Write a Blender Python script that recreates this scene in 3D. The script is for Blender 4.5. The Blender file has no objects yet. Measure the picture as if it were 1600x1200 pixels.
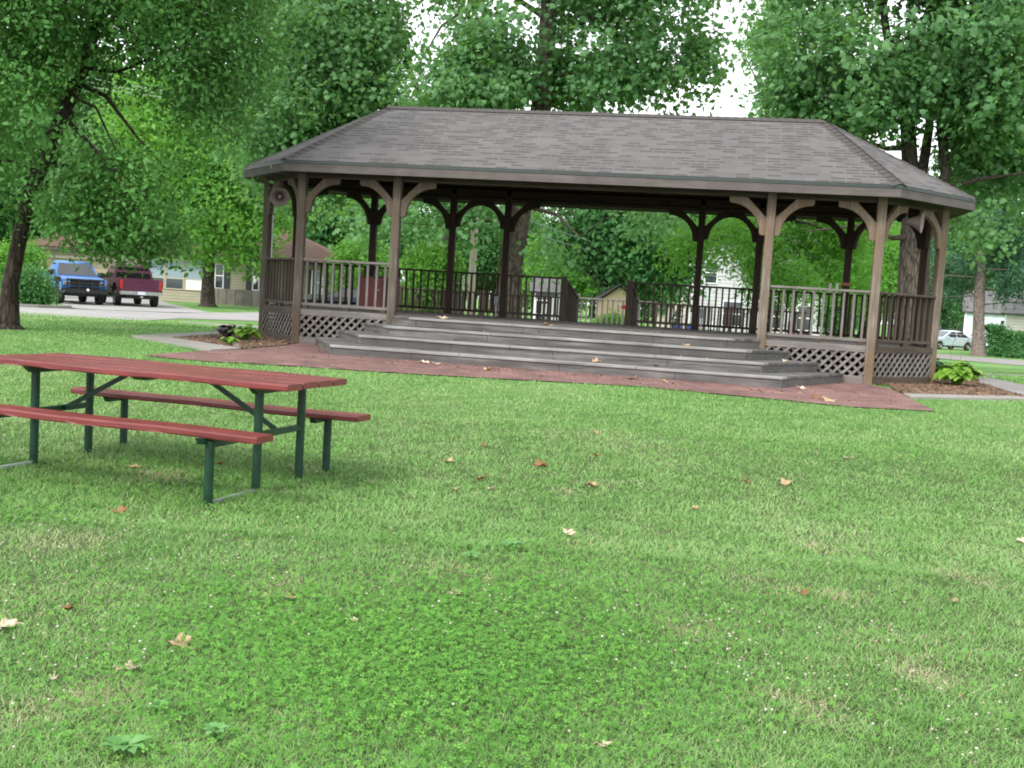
import bpy, bmesh, math, random
import numpy as np
from mathutils import Vector, Matrix
random.seed(7); RNG = np.random.default_rng(7)
scene = bpy.context.scene
COL = scene.collection
R = math.radians

# ------------------------------------------------------------------ camera model
CAM_F, CAM_H, CAM_P, CAM_R = 1733.0, 1.405, -0.0800, -0.0615     # focal (px of a 1600 wide frame), height, pitch, roll
def ray(px, py):
    c, s = math.cos(CAM_R), math.sin(CAM_R)
    a, b = px - 800.0, py - 600.0
    x = c*a - s*b; u = -(s*a + c*b)
    cp, sp = math.cos(CAM_P), math.sin(CAM_P)
    return np.array([x, CAM_F*cp - u*sp, CAM_F*sp + u*cp])/CAM_F
def atd(px, py, y):
    r = ray(px, py); q = r*(y/r[1]); return Vector((q[0], q[1], q[2] + CAM_H))
def sstep(a, b, t):
    t = np.clip((np.asarray(t, float) - a)/(b - a), 0, 1); return t*t*(3 - 2*t)
GY = [-50, 8, 16.5, 24, 34, 46, 70, 110, 400]
GZ = [0, 0, .285, .300, -.08, -.20, -.22, -.35, -.6]
def ground_z(x, y):
    return np.interp(y, GY, GZ) - .42*sstep(6, 30, x)*sstep(28, 85, y)
def gz(x, y): return float(ground_z(x, y))
def at(px, py):
    r = ray(px, py); lo, hi = 1.0, 400.0
    for y in np.linspace(2, 300, 1500):
        q = r*(y/r[1])
        if q[2] + CAM_H < gz(q[0], y): hi = y; break
    lo = hi - .3
    for _ in range(30):
        m = (lo + hi)/2; q = r*(m/r[1])
        if q[2] + CAM_H < gz(q[0], m): hi = m
        else: lo = m
    q = r*(hi/r[1]); return Vector((q[0], hi, gz(q[0], hi)))
def to_px(q):
    q = np.asarray(q, float); z = q[:, 2] - CAM_H; cp, sp = math.cos(CAM_P), math.sin(CAM_P); d = q[:, 1]*cp + z*sp; u = -q[:, 1]*sp + z*cp
    X, Y = CAM_F*q[:, 0]/d, -CAM_F*u/d; c, s = math.cos(CAM_R), math.sin(CAM_R); return 800 + c*X + s*Y, 600 - s*X + c*Y
def thin(*zones):
    """open parts of a crown: (px0, py0, px1, py1, share of twigs removed, nearest depth kept)"""
    rg = np.random.default_rng(5)
    def f(q):
        x, y = to_px(q); k = np.ones(len(q), bool)
        for a, b, c, d, p, far in zones: k &= ~((x > a) & (x < c) & (y > b) & (y < d) & (q[:, 1] < far) & (rg.random(len(q)) < p))
        return k
    return f
def on_ground(px, d):
    """ground point seen in column px (about the horizon) at depth d"""
    py = 600 + CAM_F*math.tan(CAM_P) + (px - 800)*.0615
    q = atd(px, py + 1.4*CAM_F/d, d); return Vector((q.x, d, gz(q.x, d)))

# ------------------------------------------------------------------ noise in numpy
def _hash(ix, iy, iz, seed):
    n = (ix*374761393 + iy*668265263 + iz*2147483647 + seed*144665) & 0xffffffff
    n = ((n ^ (n >> 13))*1274126177) & 0xffffffff
    return ((n ^ (n >> 16)) & 0xffff)/65535.0
def noise3(p, scale, seed=0):
    q = np.asarray(p, float)*scale; i = np.floor(q).astype(np.int64); f = q - i; f = f*f*(3 - 2*f)
    out = 0
    for dx in (0, 1):
        for dy in (0, 1):
            for dz in (0, 1):
                w = (f[:, 0] if dx else 1 - f[:, 0])*(f[:, 1] if dy else 1 - f[:, 1])*(f[:, 2] if dz else 1 - f[:, 2])
                out = out + w*_hash(i[:, 0] + dx, i[:, 1] + dy, i[:, 2] + dz, seed)
    return out
def fbm2(x, y, scale, seed=0):
    p = np.stack([x, y, np.zeros_like(x)], 1)
    return (noise3(p, scale, seed) + .5*noise3(p, scale*2.1, seed + 1) + .25*noise3(p, scale*4.3, seed + 2))/1.75

# ------------------------------------------------------------------ objects
def tag(o, label=None, cat=None, group=None, kind=None):
    if label: o['label'] = label
    if cat: o['category'] = cat
    if group: o['group'] = group
    if kind: o['kind'] = kind
    return o
def empty(name, loc, rz=0.0, label=None, cat=None, group=None, kind=None):
    o = bpy.data.objects.new(name, None); COL.objects.link(o)
    o.location = loc; o.rotation_euler = (0, 0, rz); o.empty_display_size = .2
    return tag(o, label, cat, group, kind)
def link_mesh(name, me, mat, parent=None, loc=None, rz=0):
    o = bpy.data.objects.new(name, me); COL.objects.link(o)
    for m in (mat if isinstance(mat, (list, tuple)) else [mat]):
        if m: me.materials.append(m)
    if parent: o.parent = parent
    if loc is not None: o.location = loc
    if rz: o.rotation_euler = (0, 0, rz)
    return o
def copy_tree(o, parent=None):
    c = o.copy(); COL.objects.link(c)
    if parent: c.parent = parent
    for ch in list(o.children): copy_tree(ch, c)
    return c

class MB:
    """collects simple solids into one mesh"""
    def __init__(s): s.v = []; s.f = []; s.uv = None
    def add(s, vs, fs):
        b = len(s.v); s.v += [tuple(v) for v in vs]; s.f += [tuple(i + b for i in f) for f in fs]; return s
    def hexa(s, b4, t4):
        return s.add(list(b4) + list(t4), [(3, 2, 1, 0), (4, 5, 6, 7), (0, 1, 5, 4), (1, 2, 6, 5), (2, 3, 7, 6), (3, 0, 4, 7)])
    def box(s, x0, x1, y0, y1, z0, z1):
        return s.hexa([(x0, y0, z0), (x1, y0, z0), (x1, y1, z0), (x0, y1, z0)], [(x0, y0, z1), (x1, y0, z1), (x1, y1, z1), (x0, y1, z1)])
    def bar(s, a, b, w, h, up=(0, 0, 1)):
        """box from a to b, w wide sideways, h tall (centred)"""
        a, b = Vector(a), Vector(b); d = (b - a).normalized(); upv = Vector(up)
        if abs(d.dot(upv)) > .98: upv = Vector((1, 0, 0)) if up == (0, 0, 1) else Vector((0, 0, 1))
        sd = d.cross(upv).normalized()*(w/2); u = sd.cross(d).normalized()*(h/2)
        return s.hexa([a - sd - u, a + sd - u, b + sd - u, b - sd - u], [a - sd + u, a + sd + u, b + sd + u, b - sd + u])
    def tube(s, pts, rad, n=8, cap=True):
        pts = [Vector(p) for p in pts]; m = len(pts)
        if not isinstance(rad, (list, tuple)): rad = [rad]*m
        base = len(s.v); prev = None
        for i, p in enumerate(pts):
            t = (pts[min(i + 1, m - 1)] - pts[max(i - 1, 0)]).normalized()
            if prev is None:
                prev = Vector((1, 0, 0)) if abs(t.x) < .8 else Vector((0, 1, 0))
            u = (prev - t*prev.dot(t)).normalized(); prev = u; w = t.cross(u)
            for k in range(n):
                a = 2*math.pi*k/n
                s.v.append(tuple(p + (u*math.cos(a) + w*math.sin(a))*rad[i]))
        for i in range(m - 1):
            for k in range(n):
                k2 = (k + 1) % n
                s.f.append((base + i*n + k, base + i*n + k2, base + (i + 1)*n + k2, base + (i + 1)*n + k))
        if cap:
            s.f.append(tuple(base + k for k in reversed(range(n)))); s.f.append(tuple(base + (m - 1)*n + k for k in range(n)))
        return s
    def lathe(s, prof, n=24, axis='z', c=(0, 0, 0)):
        """prof: (radius, height) pairs"""
        base = len(s.v); m = len(prof); c = Vector(c)
        for r, h in prof:
            for k in range(n):
                a = 2*math.pi*k/n; x, y = r*math.cos(a), r*math.sin(a)
                q = {'z': (x, y, h), 'y': (x, h, y), 'x': (h, x, y)}[axis]
                s.v.append(tuple(c + Vector(q)))
        for i in range(m - 1):
            for k in range(n):
                k2 = (k + 1) % n
                s.f.append((base + i*n + k, base + i*n + k2, base + (i + 1)*n + k2, base + (i + 1)*n + k))
        return s
    def prism(s, poly, a, b, plane='xz'):
        """polygon in a plane pushed from a to b along the third axis"""
        n = len(poly)
        def mk(p, t):
            return {'xz': (p[0], t, p[1]), 'xy': (p[0], p[1], t), 'yz': (t, p[0], p[1])}[plane]
        vs = [mk(p, a) for p in poly] + [mk(p, b) for p in poly]
        fs = [tuple(range(n)), tuple(reversed(range(n, 2*n)))] + [(i, i + n, (i + 1) % n + n, (i + 1) % n) for i in range(n)]
        return s.add(vs, fs)
    def mesh(s, name, bevel=0, smooth=False, seg=1):
        me = bpy.data.meshes.new(name); me.from_pydata(s.v, [], s.f)
        bm = bmesh.new(); bm.from_mesh(me)
        bmesh.ops.recalc_face_normals(bm, faces=bm.faces)
        if bevel:
            ed = [e for e in bm.edges if len(e.link_faces) == 2 and e.calc_face_angle(0) > .5]
            bmesh.ops.bevel(bm, geom=ed, offset=bevel, segments=seg, affect='EDGES', clamp_overlap=True)
        if smooth:
            for f in bm.faces: f.smooth = True
            for e in bm.edges:
                if len(e.link_faces) == 2 and e.calc_face_angle(0) > .7: e.smooth = False
        bm.to_mesh(me); bm.free(); return me
    def build(s, name, mat, parent=None, bevel=0, smooth=False, seg=1, loc=None, rz=0):
        return link_mesh(name, s.mesh(name, bevel, smooth, seg), mat, parent, loc, rz)

# ------------------------------------------------------------------ materials
def new_mat(name):
    m = bpy.data.materials.new(name); m.use_nodes = True; nt = m.node_tree
    return m, nt, nt.nodes['Principled BSDF']
def nd(nt, typ, **kw):
    n = nt.nodes.new(typ)
    for k, v in kw.items():
        if k in n.inputs: n.inputs[k].default_value = v
        else: setattr(n, k, v)
    return n
def ramp(nt, fac, stops):
    r = nt.nodes.new('ShaderNodeValToRGB'); e = r.color_ramp.elements
    while len(e) > 1: e.remove(e[0])
    e[0].position, e[0].color = stops[0][0], (*stops[0][1], 1)
    for p, c in stops[1:]:
        x = e.new(p); x.color = (*c, 1)
    nt.links.new(fac, r.inputs['Fac']); return r.outputs['Color']
def mixc(nt, fac, a, b, typ='MIX'):
    m = nt.nodes.new('ShaderNodeMix'); m.data_type = 'RGBA'; m.blend_type = typ
    for sock, val in ((m.inputs['Factor'], fac), (m.inputs['A'], a), (m.inputs['B'], b)):
        if hasattr(val, 'links') or isinstance(val, bpy.types.NodeSocket): nt.links.new(val, sock)
        elif isinstance(val, tuple): sock.default_value = (*val, 1)
        else: sock.default_value = val
    return m.outputs['Result']
def mapped(nt, scale=(1, 1, 1), coord='Object', rot=(0, 0, 0)):
    tc = nt.nodes.new('ShaderNodeTexCoord'); mp = nt.nodes.new('ShaderNodeMapping')
    mp.inputs['Scale'].default_value = scale; mp.inputs['Rotation'].default_value = rot
    nt.links.new(tc.outputs[coord], mp.inputs['Vector']); return mp.outputs['Vector']
def noisen(nt, vec, scale, detail=4, rough=.55):
    n = nd(nt, 'ShaderNodeTexNoise', Scale=scale, Detail=detail, Roughness=rough)
    nt.links.new(vec, n.inputs['Vector']); return n.outputs['Fac']
def bump(nt, bs, h, strength=.3, dist=.02):
    b = nd(nt, 'ShaderNodeBump', Strength=strength, Distance=dist)
    nt.links.new(h, b.inputs['Height']); nt.links.new(b.outputs['Normal'], bs.inputs['Normal'])
def rand_obj(nt):
    return nt.nodes.new('ShaderNodeObjectInfo').outputs['Random']
def mat_simple(name, col, rough=.6, metal=0, var=.15, scale=8, bumpy=.0, spec=.4, coat=0):
    m, nt, b = new_mat(name); v = mapped(nt)
    f = noisen(nt, v, scale, 5)
    c = ramp(nt, f, [(.3, tuple(x*(1 - var) for x in col)), (.7, tuple(min(1, x*(1 + var)) for x in col))])
    nt.links.new(c, b.inputs['Base Color']); b.inputs['Roughness'].default_value = rough; b.inputs['Metallic'].default_value = metal
    b.inputs['Specular IOR Level'].default_value = spec
    if coat: b.inputs['Coat Weight'].default_value = coat; b.inputs['Coat Roughness'].default_value = .08
    if bumpy: bump(nt, b, f, bumpy, .01)
    return m
def mat_wood(name, light, dark, axis=2, rough=.8, stain=None, sc=1.0):
    """weathered timber, grain running along an axis"""
    m, nt, b = new_mat(name)
    s = [26*sc]*3; s[axis] = 1.6*sc
    v = mapped(nt, tuple(s)); g = noisen(nt, v, 1.0, 6, .65)
    v2 = mapped(nt, (1, 1, 1)); big = noisen(nt, v2, 2.3, 4)
    c = ramp(nt, g, [(.30, dark), (.52, tuple((a + d)/2 for a, d in zip(light, dark))), (.72, light)])
    if stain:
        s3 = [7*sc]*3; s3[axis] = .9*sc
        st = noisen(nt, mapped(nt, tuple(s3)), 1.0, 4)
        fac = ramp(nt, st, [(.44, (0, 0, 0)), (.62, (1, 1, 1))])
        c = mixc(nt, fac, c, stain)
    mul = ramp(nt, big, [(.25, (.72, .72, .72)), (.75, (1.15, 1.15, 1.15))])
    c = mixc(nt, 1.0, c, mul, 'MULTIPLY')
    nt.links.new(c, b.inputs['Base Color']); b.inputs['Roughness'].default_value = rough
    b.inputs['Specular IOR Level'].default_value = .25
    bump(nt, b, g, .35, .006); return m
def mat_siding(name, col, pitch=.18):
    m, nt, b = new_mat(name); tc = nt.nodes.new('ShaderNodeTexCoord')
    sx = nt.nodes.new('ShaderNodeSeparateXYZ'); nt.links.new(tc.outputs['Object'], sx.inputs[0])
    d = nd(nt, 'ShaderNodeMath', operation='DIVIDE'); d.inputs[1].default_value = pitch; nt.links.new(sx.outputs['Z'], d.inputs[0])
    fr = nd(nt, 'ShaderNodeMath', operation='FRACT'); nt.links.new(d.outputs[0], fr.inputs[0])
    n = noisen(nt, tc.outputs['Object'], 1.5, 4)
    c = ramp(nt, n, [(.3, tuple(x*.88 for x in col)), (.7, tuple(min(1, x*1.06) for x in col))])
    seam = ramp(nt, fr.outputs[0], [(0, (.45, .45, .45)), (.09, (.5, .5, .5)), (.13, (1, 1, 1))])
    c = mixc(nt, 1.0, c, seam, 'MULTIPLY')
    nt.links.new(c, b.inputs['Base Color']); b.inputs['Roughness'].default_value = .6
    inv = nd(nt, 'ShaderNodeMath', operation='SUBTRACT'); inv.inputs[0].default_value = 1; nt.links.new(fr.outputs[0], inv.inputs[1])
    bump(nt, b, inv.outputs[0], .8, .03); return m
def mat_brick(name, c1, c2, mortar, bw, bh, msize=.008, coord='UV', rough=.85, bstr=.4, offset=.5, nvar=.25, squash=1.0, edge=None):
    m, nt, b = new_mat(name); v = mapped(nt, (1, 1, 1), coord)
    wob = nt.nodes.new('ShaderNodeTexBrick')
    wob.offset = offset; wob.squash = squash
    for k, val in (('Scale', 1.0), ('Brick Width', bw), ('Row Height', bh), ('Mortar Size', msize), ('Mortar Smooth', .3), ('Bias', 0.0)): wob.inputs[k].default_value = val
    wob.inputs['Color1'].default_value = (*c1, 1); wob.inputs['Color2'].default_value = (*c2, 1); wob.inputs['Mortar'].default_value = (*mortar, 1)
    nt.links.new(v, wob.inputs['Vector'])
    n = noisen(nt, v, 2.0, 6); n2 = noisen(nt, v, 60, 3)
    f = ramp(nt, n, [(.25, (1 - nvar,)*3), (.75, (1 + nvar,)*3)])
    f2 = ramp(nt, n2, [(.2, (.75,)*3), (.8, (1.25,)*3)])
    c = mixc(nt, 1.0, wob.outputs['Color'], f, 'MULTIPLY'); c = mixc(nt, 1.0, c, f2, 'MULTIPLY')
    nt.links.new(c, b.inputs['Base Color']); b.inputs['Roughness'].default_value = rough; b.inputs['Specular IOR Level'].default_value = .2
    inv = nd(nt, 'ShaderNodeMath', operation='SUBTRACT'); inv.inputs[0].default_value = 1; nt.links.new(wob.outputs['Fac'], inv.inputs[1])
    bump(nt, b, inv.outputs[0], bstr, .01); return m
def mat_glass(name, col=(.03, .04, .05), rough=.05):
    m, nt, b = new_mat(name); v = mapped(nt); f = noisen(nt, v, .8, 3)
    c = ramp(nt, f, [(.35, tuple(x*.7 for x in col)), (.65, tuple(x*1.3 for x in col))])
    nt.links.new(c, b.inputs['Base Color']); b.inputs['Roughness'].default_value = rough; b.inputs['Specular IOR Level'].default_value = .8
    return m
def mat_leaf(name, dark, light, trans=(.16, .26, .03), tfac=.35, rough=.5, spec=.24):
    m, nt, b = new_mat(name)
    at_ = nd(nt, 'ShaderNodeAttribute', attribute_name='tint')
    c = ramp(nt, at_.outputs['Fac'], [(0, dark), (.55, tuple((a + d)/2 for a, d in zip(light, dark))), (1, light)])
    nt.links.new(c, b.inputs['Base Color']); b.inputs['Roughness'].default_value = rough; b.inputs['Specular IOR Level'].default_value = spec
    t = nt.nodes.new('ShaderNodeBsdfTranslucent')
    tcol = mixc(nt, .5, c, trans); nt.links.new(tcol, t.inputs['Color'])
    mx = nt.nodes.new('ShaderNodeMixShader'); mx.inputs[0].default_value = tfac
    nt.links.new(b.outputs[0], mx.inputs[1]); nt.links.new(t.outputs[0], mx.inputs[2])
    nt.links.new(mx.outputs[0], nt.nodes['Material Output'].inputs['Surface']); return m
def mat_bark(name, light, dark, sc=1.0):
    m, nt, b = new_mat(name)
    v = mapped(nt, (9*sc, 9*sc, 2.0*sc)); f = noisen(nt, v, 1.0, 6, .7)
    vo = nd(nt, 'ShaderNodeTexVoronoi', Scale=1.6); vo.feature = 'DISTANCE_TO_EDGE'; nt.links.new(v, vo.inputs['Vector'])
    c = ramp(nt, f, [(.3, dark), (.7, light)])
    cr = ramp(nt, vo.outputs['Distance'], [(0, (.35, .35, .35)), (.18, (1, 1, 1))])
    c = mixc(nt, 1.0, c, cr, 'MULTIPLY')
    nt.links.new(c, b.inputs['Base Color']); b.inputs['Roughness'].default_value = .95; b.inputs['Specular IOR Level'].default_value = .1
    bump(nt, b, f, .8, .05); return m
def mat_two(name, c1, c2, s1, s2, rough=.9, bstr=.3, coord='Object', bd=.02):
    m, nt, b = new_mat(name); v = mapped(nt, (1, 1, 1), coord)
    f = noisen(nt, v, s1, 5); g = noisen(nt, v, s2, 5, .7)
    c = ramp(nt, f, [(.3, c1), (.7, c2)]); k = ramp(nt, g, [(.25, (.6,)*3), (.75, (1.35,)*3)])
    c = mixc(nt, 1.0, c, k, 'MULTIPLY')
    nt.links.new(c, b.inputs['Base Color']); b.inputs['Roughness'].default_value = rough; b.inputs['Specular IOR Level'].default_value = .2
    bump(nt, b, g, bstr, bd); return m

M = {}
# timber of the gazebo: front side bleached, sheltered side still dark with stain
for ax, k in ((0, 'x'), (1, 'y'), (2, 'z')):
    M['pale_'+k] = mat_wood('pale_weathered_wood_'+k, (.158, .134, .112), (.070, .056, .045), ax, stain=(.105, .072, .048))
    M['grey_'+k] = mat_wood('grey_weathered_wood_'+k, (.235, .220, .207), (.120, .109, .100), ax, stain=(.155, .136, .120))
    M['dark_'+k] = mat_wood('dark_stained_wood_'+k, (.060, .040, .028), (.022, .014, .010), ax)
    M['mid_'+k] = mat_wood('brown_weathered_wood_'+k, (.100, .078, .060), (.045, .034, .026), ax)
M['tan_z'] = mat_wood('tan_weathered_post', (0.2376, 0.198, 0.1584), (0.1056, 0.081, 0.0634), 2, stain=(0.1672, 0.11, 0.066))
M['nosing'] = mat_wood('worn_step_edge', (0.3801, 0.3713, 0.3624), (0.1061, 0.1017, 0.1017), 0, stain=(0.2652, 0.2564, 0.2475), sc=.8)
M['step'] = mat_wood('step_timber', (.215, .205, .198), (.045, .042, .042), 0, stain=(.085, .078, .074), sc=.7)
M['step_side'] = mat_wood('step_side_timber', (0.1594, 0.1534, 0.1476), (0.059, 0.0561, 0.0531), 1, sc=.8)
M['deck'] = mat_wood('deck_boards', (0.186, 0.1674, 0.155), (0.0806, 0.0682, 0.062), 0)
M['fascia'] = mat_wood('fascia_wood', (0.1426, 0.124, 0.119), (0.0806, 0.0694, 0.0645), 0, stain=(0.1085, 0.093, 0.0868), sc=.6)
def mat_shingle(name, light, mid, dark):
    m, nt, b = new_mat(name); v = mapped(nt, (1, 1, 1), 'UV')
    def cells(bw, off, mortar=0.0, want='Color'):
        t = nt.nodes.new('ShaderNodeTexBrick'); t.offset = off; t.offset_frequency = 3
        for k, val in (('Scale', 1.0), ('Brick Width', bw), ('Row Height', .125), ('Mortar Size', mortar), ('Mortar Smooth', 0.0), ('Bias', 0.0)): t.inputs[k].default_value = val
        t.inputs['Color1'].default_value = (0, 0, 0, 1); t.inputs['Color2'].default_value = (1, 1, 1, 1); nt.links.new(v, t.inputs['Vector']); return t.outputs[want]
    a, d = cells(.27, .37), cells(.25, .61); gap = ramp(nt, cells(.25, .61, .016, 'Fac'), [(0, (1, 1, 1)), (1, (0, 0, 0))])
    n1 = noisen(nt, v, 1.1, 5); n2 = noisen(nt, v, 70, 3)
    c = ramp(nt, a, [(0, mid), (1, light)])
    sx = nt.nodes.new('ShaderNodeSeparateXYZ'); nt.links.new(v, sx.inputs[0])
    q = nd(nt, 'ShaderNodeMath', operation='DIVIDE'); q.inputs[1].default_value = .125; nt.links.new(sx.outputs['Y'], q.inputs[0])
    fr = nd(nt, 'ShaderNodeMath', operation='FRACT'); nt.links.new(q.outputs[0], fr.inputs[0])
    line = ramp(nt, fr.outputs[0], [(0, (1, 1, 1)), (.50, (1, 1, 1)), (.58, (0, 0, 0))])
    sel = ramp(nt, d, [(.46, (.0,)*3), (.54, (.95,)*3)])
    fac = mixc(nt, 1.0, line, sel, 'MULTIPLY'); fac = mixc(nt, 1.0, fac, gap, 'MULTIPLY')
    c = mixc(nt, fac, c, dark)
    c = mixc(nt, 1.0, c, ramp(nt, n1, [(.3, (.93, .93, .94)), (.7, (1.06, 1.05, 1.04))]), 'MULTIPLY'); c = mixc(nt, 1.0, c, ramp(nt, n2, [(.2, (.78,)*3), (.8, (1.22,)*3)]), 'MULTIPLY')
    nt.links.new(c, b.inputs['Base Color']); b.inputs['Roughness'].default_value = .9; b.inputs['Specular IOR Level'].default_value = .15
    inv = nd(nt, 'ShaderNodeMath', operation='SUBTRACT'); inv.inputs[0].default_value = 1; nt.links.new(fr.outputs[0], inv.inputs[1]); bump(nt, b, inv.outputs[0], .35, .012); return m
M['shingle'] = mat_shingle('asphalt_shingles', (.118, .113, .112), (.092, .088, .087), (.056, .052, .051))
M['ridge'] = mat_brick('ridge_shingles', (0.124, 0.1104, 0.1023), (0.1023, 0.0918, 0.0856), (0.062, 0.0558, 0.0527), 9, .16, .01, nvar=.2)
M['drip'] = mat_simple('green_drip_edge', (.030, .042, .038), .5)
M['paver'] = mat_brick('red_pavers', (0.2091, 0.1125, 0.1015), (0.1315, 0.0735, 0.068), (0.103, 0.0726, 0.0653), .2, .1, .008, coord='Object', nvar=.38, rough=.8)
M['mulch'] = mat_two('bark_mulch', (.10, .060, .042), (.21, .135, .095), 5, 45, bstr=.9)
M['concrete'] = mat_two('concrete', (0.208, 0.2, 0.18), (0.288, 0.276, 0.252), 1.2, 60, bstr=.15)
M['road'] = mat_two('pale_road', (0.264, 0.252, 0.252), (0.328, 0.316, 0.312), .4, 30, bstr=.1)
M['gravel_path'] = mat_two('grey_path', (0.2, 0.184, 0.18), (0.264, 0.248, 0.24), .6, 30, bstr=.1)
def mat_red():
    m, nt, b = new_mat('chipped_red_paint'); v = mapped(nt, (2.0, 22, 22)); g = noisen(nt, v, 1.0, 6, .65); ch = noisen(nt, mapped(nt, (5, 38, 38)), 1.0, 7, .75); big = noisen(nt, mapped(nt), 3.0, 4)
    c = ramp(nt, g, [(.3, (.108, .017, .016)), (.7, (.172, .031, .029))])
    c = mixc(nt, 1.0, c, ramp(nt, big, [(.3, (.8,)*3), (.7, (1.2,)*3)]), 'MULTIPLY')
    c = mixc(nt, ramp(nt, ch, [(.66, (0, 0, 0)), (.70, (.8,)*3)]), c, (.27, .12, .10))
    nt.links.new(c, b.inputs['Base Color']); b.inputs['Specular IOR Level'].default_value = .42
    nt.links.new(ramp(nt, g, [(.3, (.30,)*3), (.7, (.46,)*3)]), b.inputs['Roughness']); bump(nt, b, g, .4, .004); return m
M['red_paint'] = mat_red()
M['green_metal'] = mat_simple('dark_green_metal', (.007, .036, .019), .38, 0, .3, 14)
M['steel'] = mat_simple('galvanised_steel', (.42, .43, .44), .45, .6)
M['box_grey'] = mat_simple('grey_box_metal', (.20, .22, .23), .5)
M['horn'] = mat_simple('loudspeaker_horn', (0.2178, 0.1716, 0.1584), .55, 0, .12, 6)
M['horn_in'] = mat_simple('loudspeaker_throat', (.12, .10, .095), .6)
M['cabinet'] = mat_simple('maroon_panel_paint', (.19, .055, .055), .55, 0, .18, 5)
M['cabinet_dark'] = mat_simple('dark_maroon_paint', (.075, .032, .03), .6, 0, .2, 5)
M['white'] = mat_simple('white_paint', (.78, .78, .78), .5, 0, .05)
M['bark_dark'] = mat_bark('dark_bark', (.085, .068, .055), (.025, .02, .017))
M['bark_grey'] = mat_bark('grey_bark', (.15, .125, .105), (.055, .045, .038))
M['bark_spruce'] = mat_bark('spruce_bark', (.34, .27, .25), (.14, .105, .095), 1.2)
M['twig'] = mat_simple('bare_twig', (.20, .16, .13), .9)
# ------------------------------------------------------------------ camera, world, sun
cam_d = bpy.data.cameras.new('camera'); cam = bpy.data.objects.new('camera', cam_d); COL.objects.link(cam)
cam_d.sensor_fit = 'HORIZONTAL'; cam_d.sensor_width = 36.0; cam_d.lens = 36.0*CAM_F/1600.0; cam_d.clip_start = .05; cam_d.clip_end = 2000
cam.matrix_world = Matrix.Translation((0, 0, CAM_H)) @ Matrix.Rotation(R(90) + CAM_P, 4, 'X') @ Matrix.Rotation(-CAM_R, 4, 'Z')
scene.camera = cam
SUN_DIR = Vector((-.48, -.62, .72)).normalized()          # towards the sun
w = bpy.data.worlds.new('World'); scene.world = w; w.use_nodes = True
wn = w.node_tree; bg = wn.nodes['Background']
sky = wn.nodes.new('ShaderNodeTexSky'); sky.sky_type = 'NISHITA'; sky.sun_disc = False
elev = math.asin(SUN_DIR.z); sky.sun_elevation = elev; sky.sun_rotation = math.atan2(SUN_DIR.x, SUN_DIR.y)
sky.air_density = 1.0; sky.dust_density = 4.0; sky.ozone_density = .6
hs = wn.nodes.new('ShaderNodeHueSaturation'); hs.inputs['Saturation'].default_value = .12; hs.inputs['Value'].default_value = 1.0
wn.links.new(sky.outputs['Color'], hs.inputs['Color'])
cl = wn.nodes.new('ShaderNodeMix'); cl.data_type = 'RGBA'; cl.inputs['Factor'].default_value = .72      # overcast: an even bright cloud layer over the sky
wn.links.new(hs.outputs['Color'], cl.inputs['A']); cl.inputs['B'].default_value = (8.2, 8.5, 8.8, 1)
wn.links.new(cl.outputs['Result'], bg.inputs['Color'])
bg.inputs['Strength'].default_value = .15
sl = bpy.data.lights.new('sun', 'SUN'); sl.energy = 1.5; sl.angle = R(12); sl.color = (1, .95, .87)
sun = bpy.data.objects.new('sun', sl); COL.objects.link(sun)
sun.rotation_euler = SUN_DIR.to_track_quat('Z', 'Y').to_euler()
scene.view_settings.view_transform = 'Standard'; scene.view_settings.look = 'None'; scene.view_settings.exposure = 1.0
scene.view_settings.gamma = 1.0
scene.cycles.filter_width = 1.9

# ================================================================== GAZEBO
GX, GYC, GTH, ZG = .953, 19.149, .1759, .300
GAZ = empty('gazebo', (GX, GYC, ZG), -GTH, 'long octagonal wooden gazebo with grey shingled hip roof and wide front steps', 'gazebo')
def gw(lx, ly, z):                                        # gazebo coordinates to the world
    c, s = math.cos(GTH), math.sin(GTH); return Vector((GX + c*lx + s*ly, GYC - s*lx + c*ly, ZG + z))
W_, w_, w2_, a_, b_, D_ = 4.968, 3.21, 2.023, 1.221, 1.361, 4.231
ZD, ZB, ZE, ZR, RR, OV = .617, 2.963, 3.217, 4.605, 4.10, .454
P = dict(FL=(-W_, 0), F2=(-w_, 0), F3=(w_, 0), FR=(W_, 0), RF=(W_+a_, b_), RB=(W_+a_, D_-b_), BR=(W_, D_), B5=(w_, D_), B4=(w2_, D_),
         B3=(-w2_, D_), B2=(-w_, D_), BL=(-W_, D_), LB=(-W_-a_, D_-b_), LF=(-W_-a_, b_))
OCT = ['FL', 'FR', 'RF', 'RB', 'BR', 'BL', 'LB', 'LF']
CEN = (0, D_/2)
def offset_oct(e):
    pts = [Vector(P[k]) for k in OCT]; out = []
    for i, p in enumerate(pts):
        d1 = (p - pts[i-1]).normalized(); d2 = (pts[(i+1) % 8] - p).normalized()
        n1 = Vector((d1.y, -d1.x)); n2 = Vector((d2.y, -d2.x))
        out.append(p + (n1 + n2)*(e/(1 + n1.dot(n2))))
    return out
EO = offset_oct(OV)
RL3, RR3 = Vector((-RR, D_/2, ZR)), Vector((RR, D_/2, ZR))
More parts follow.
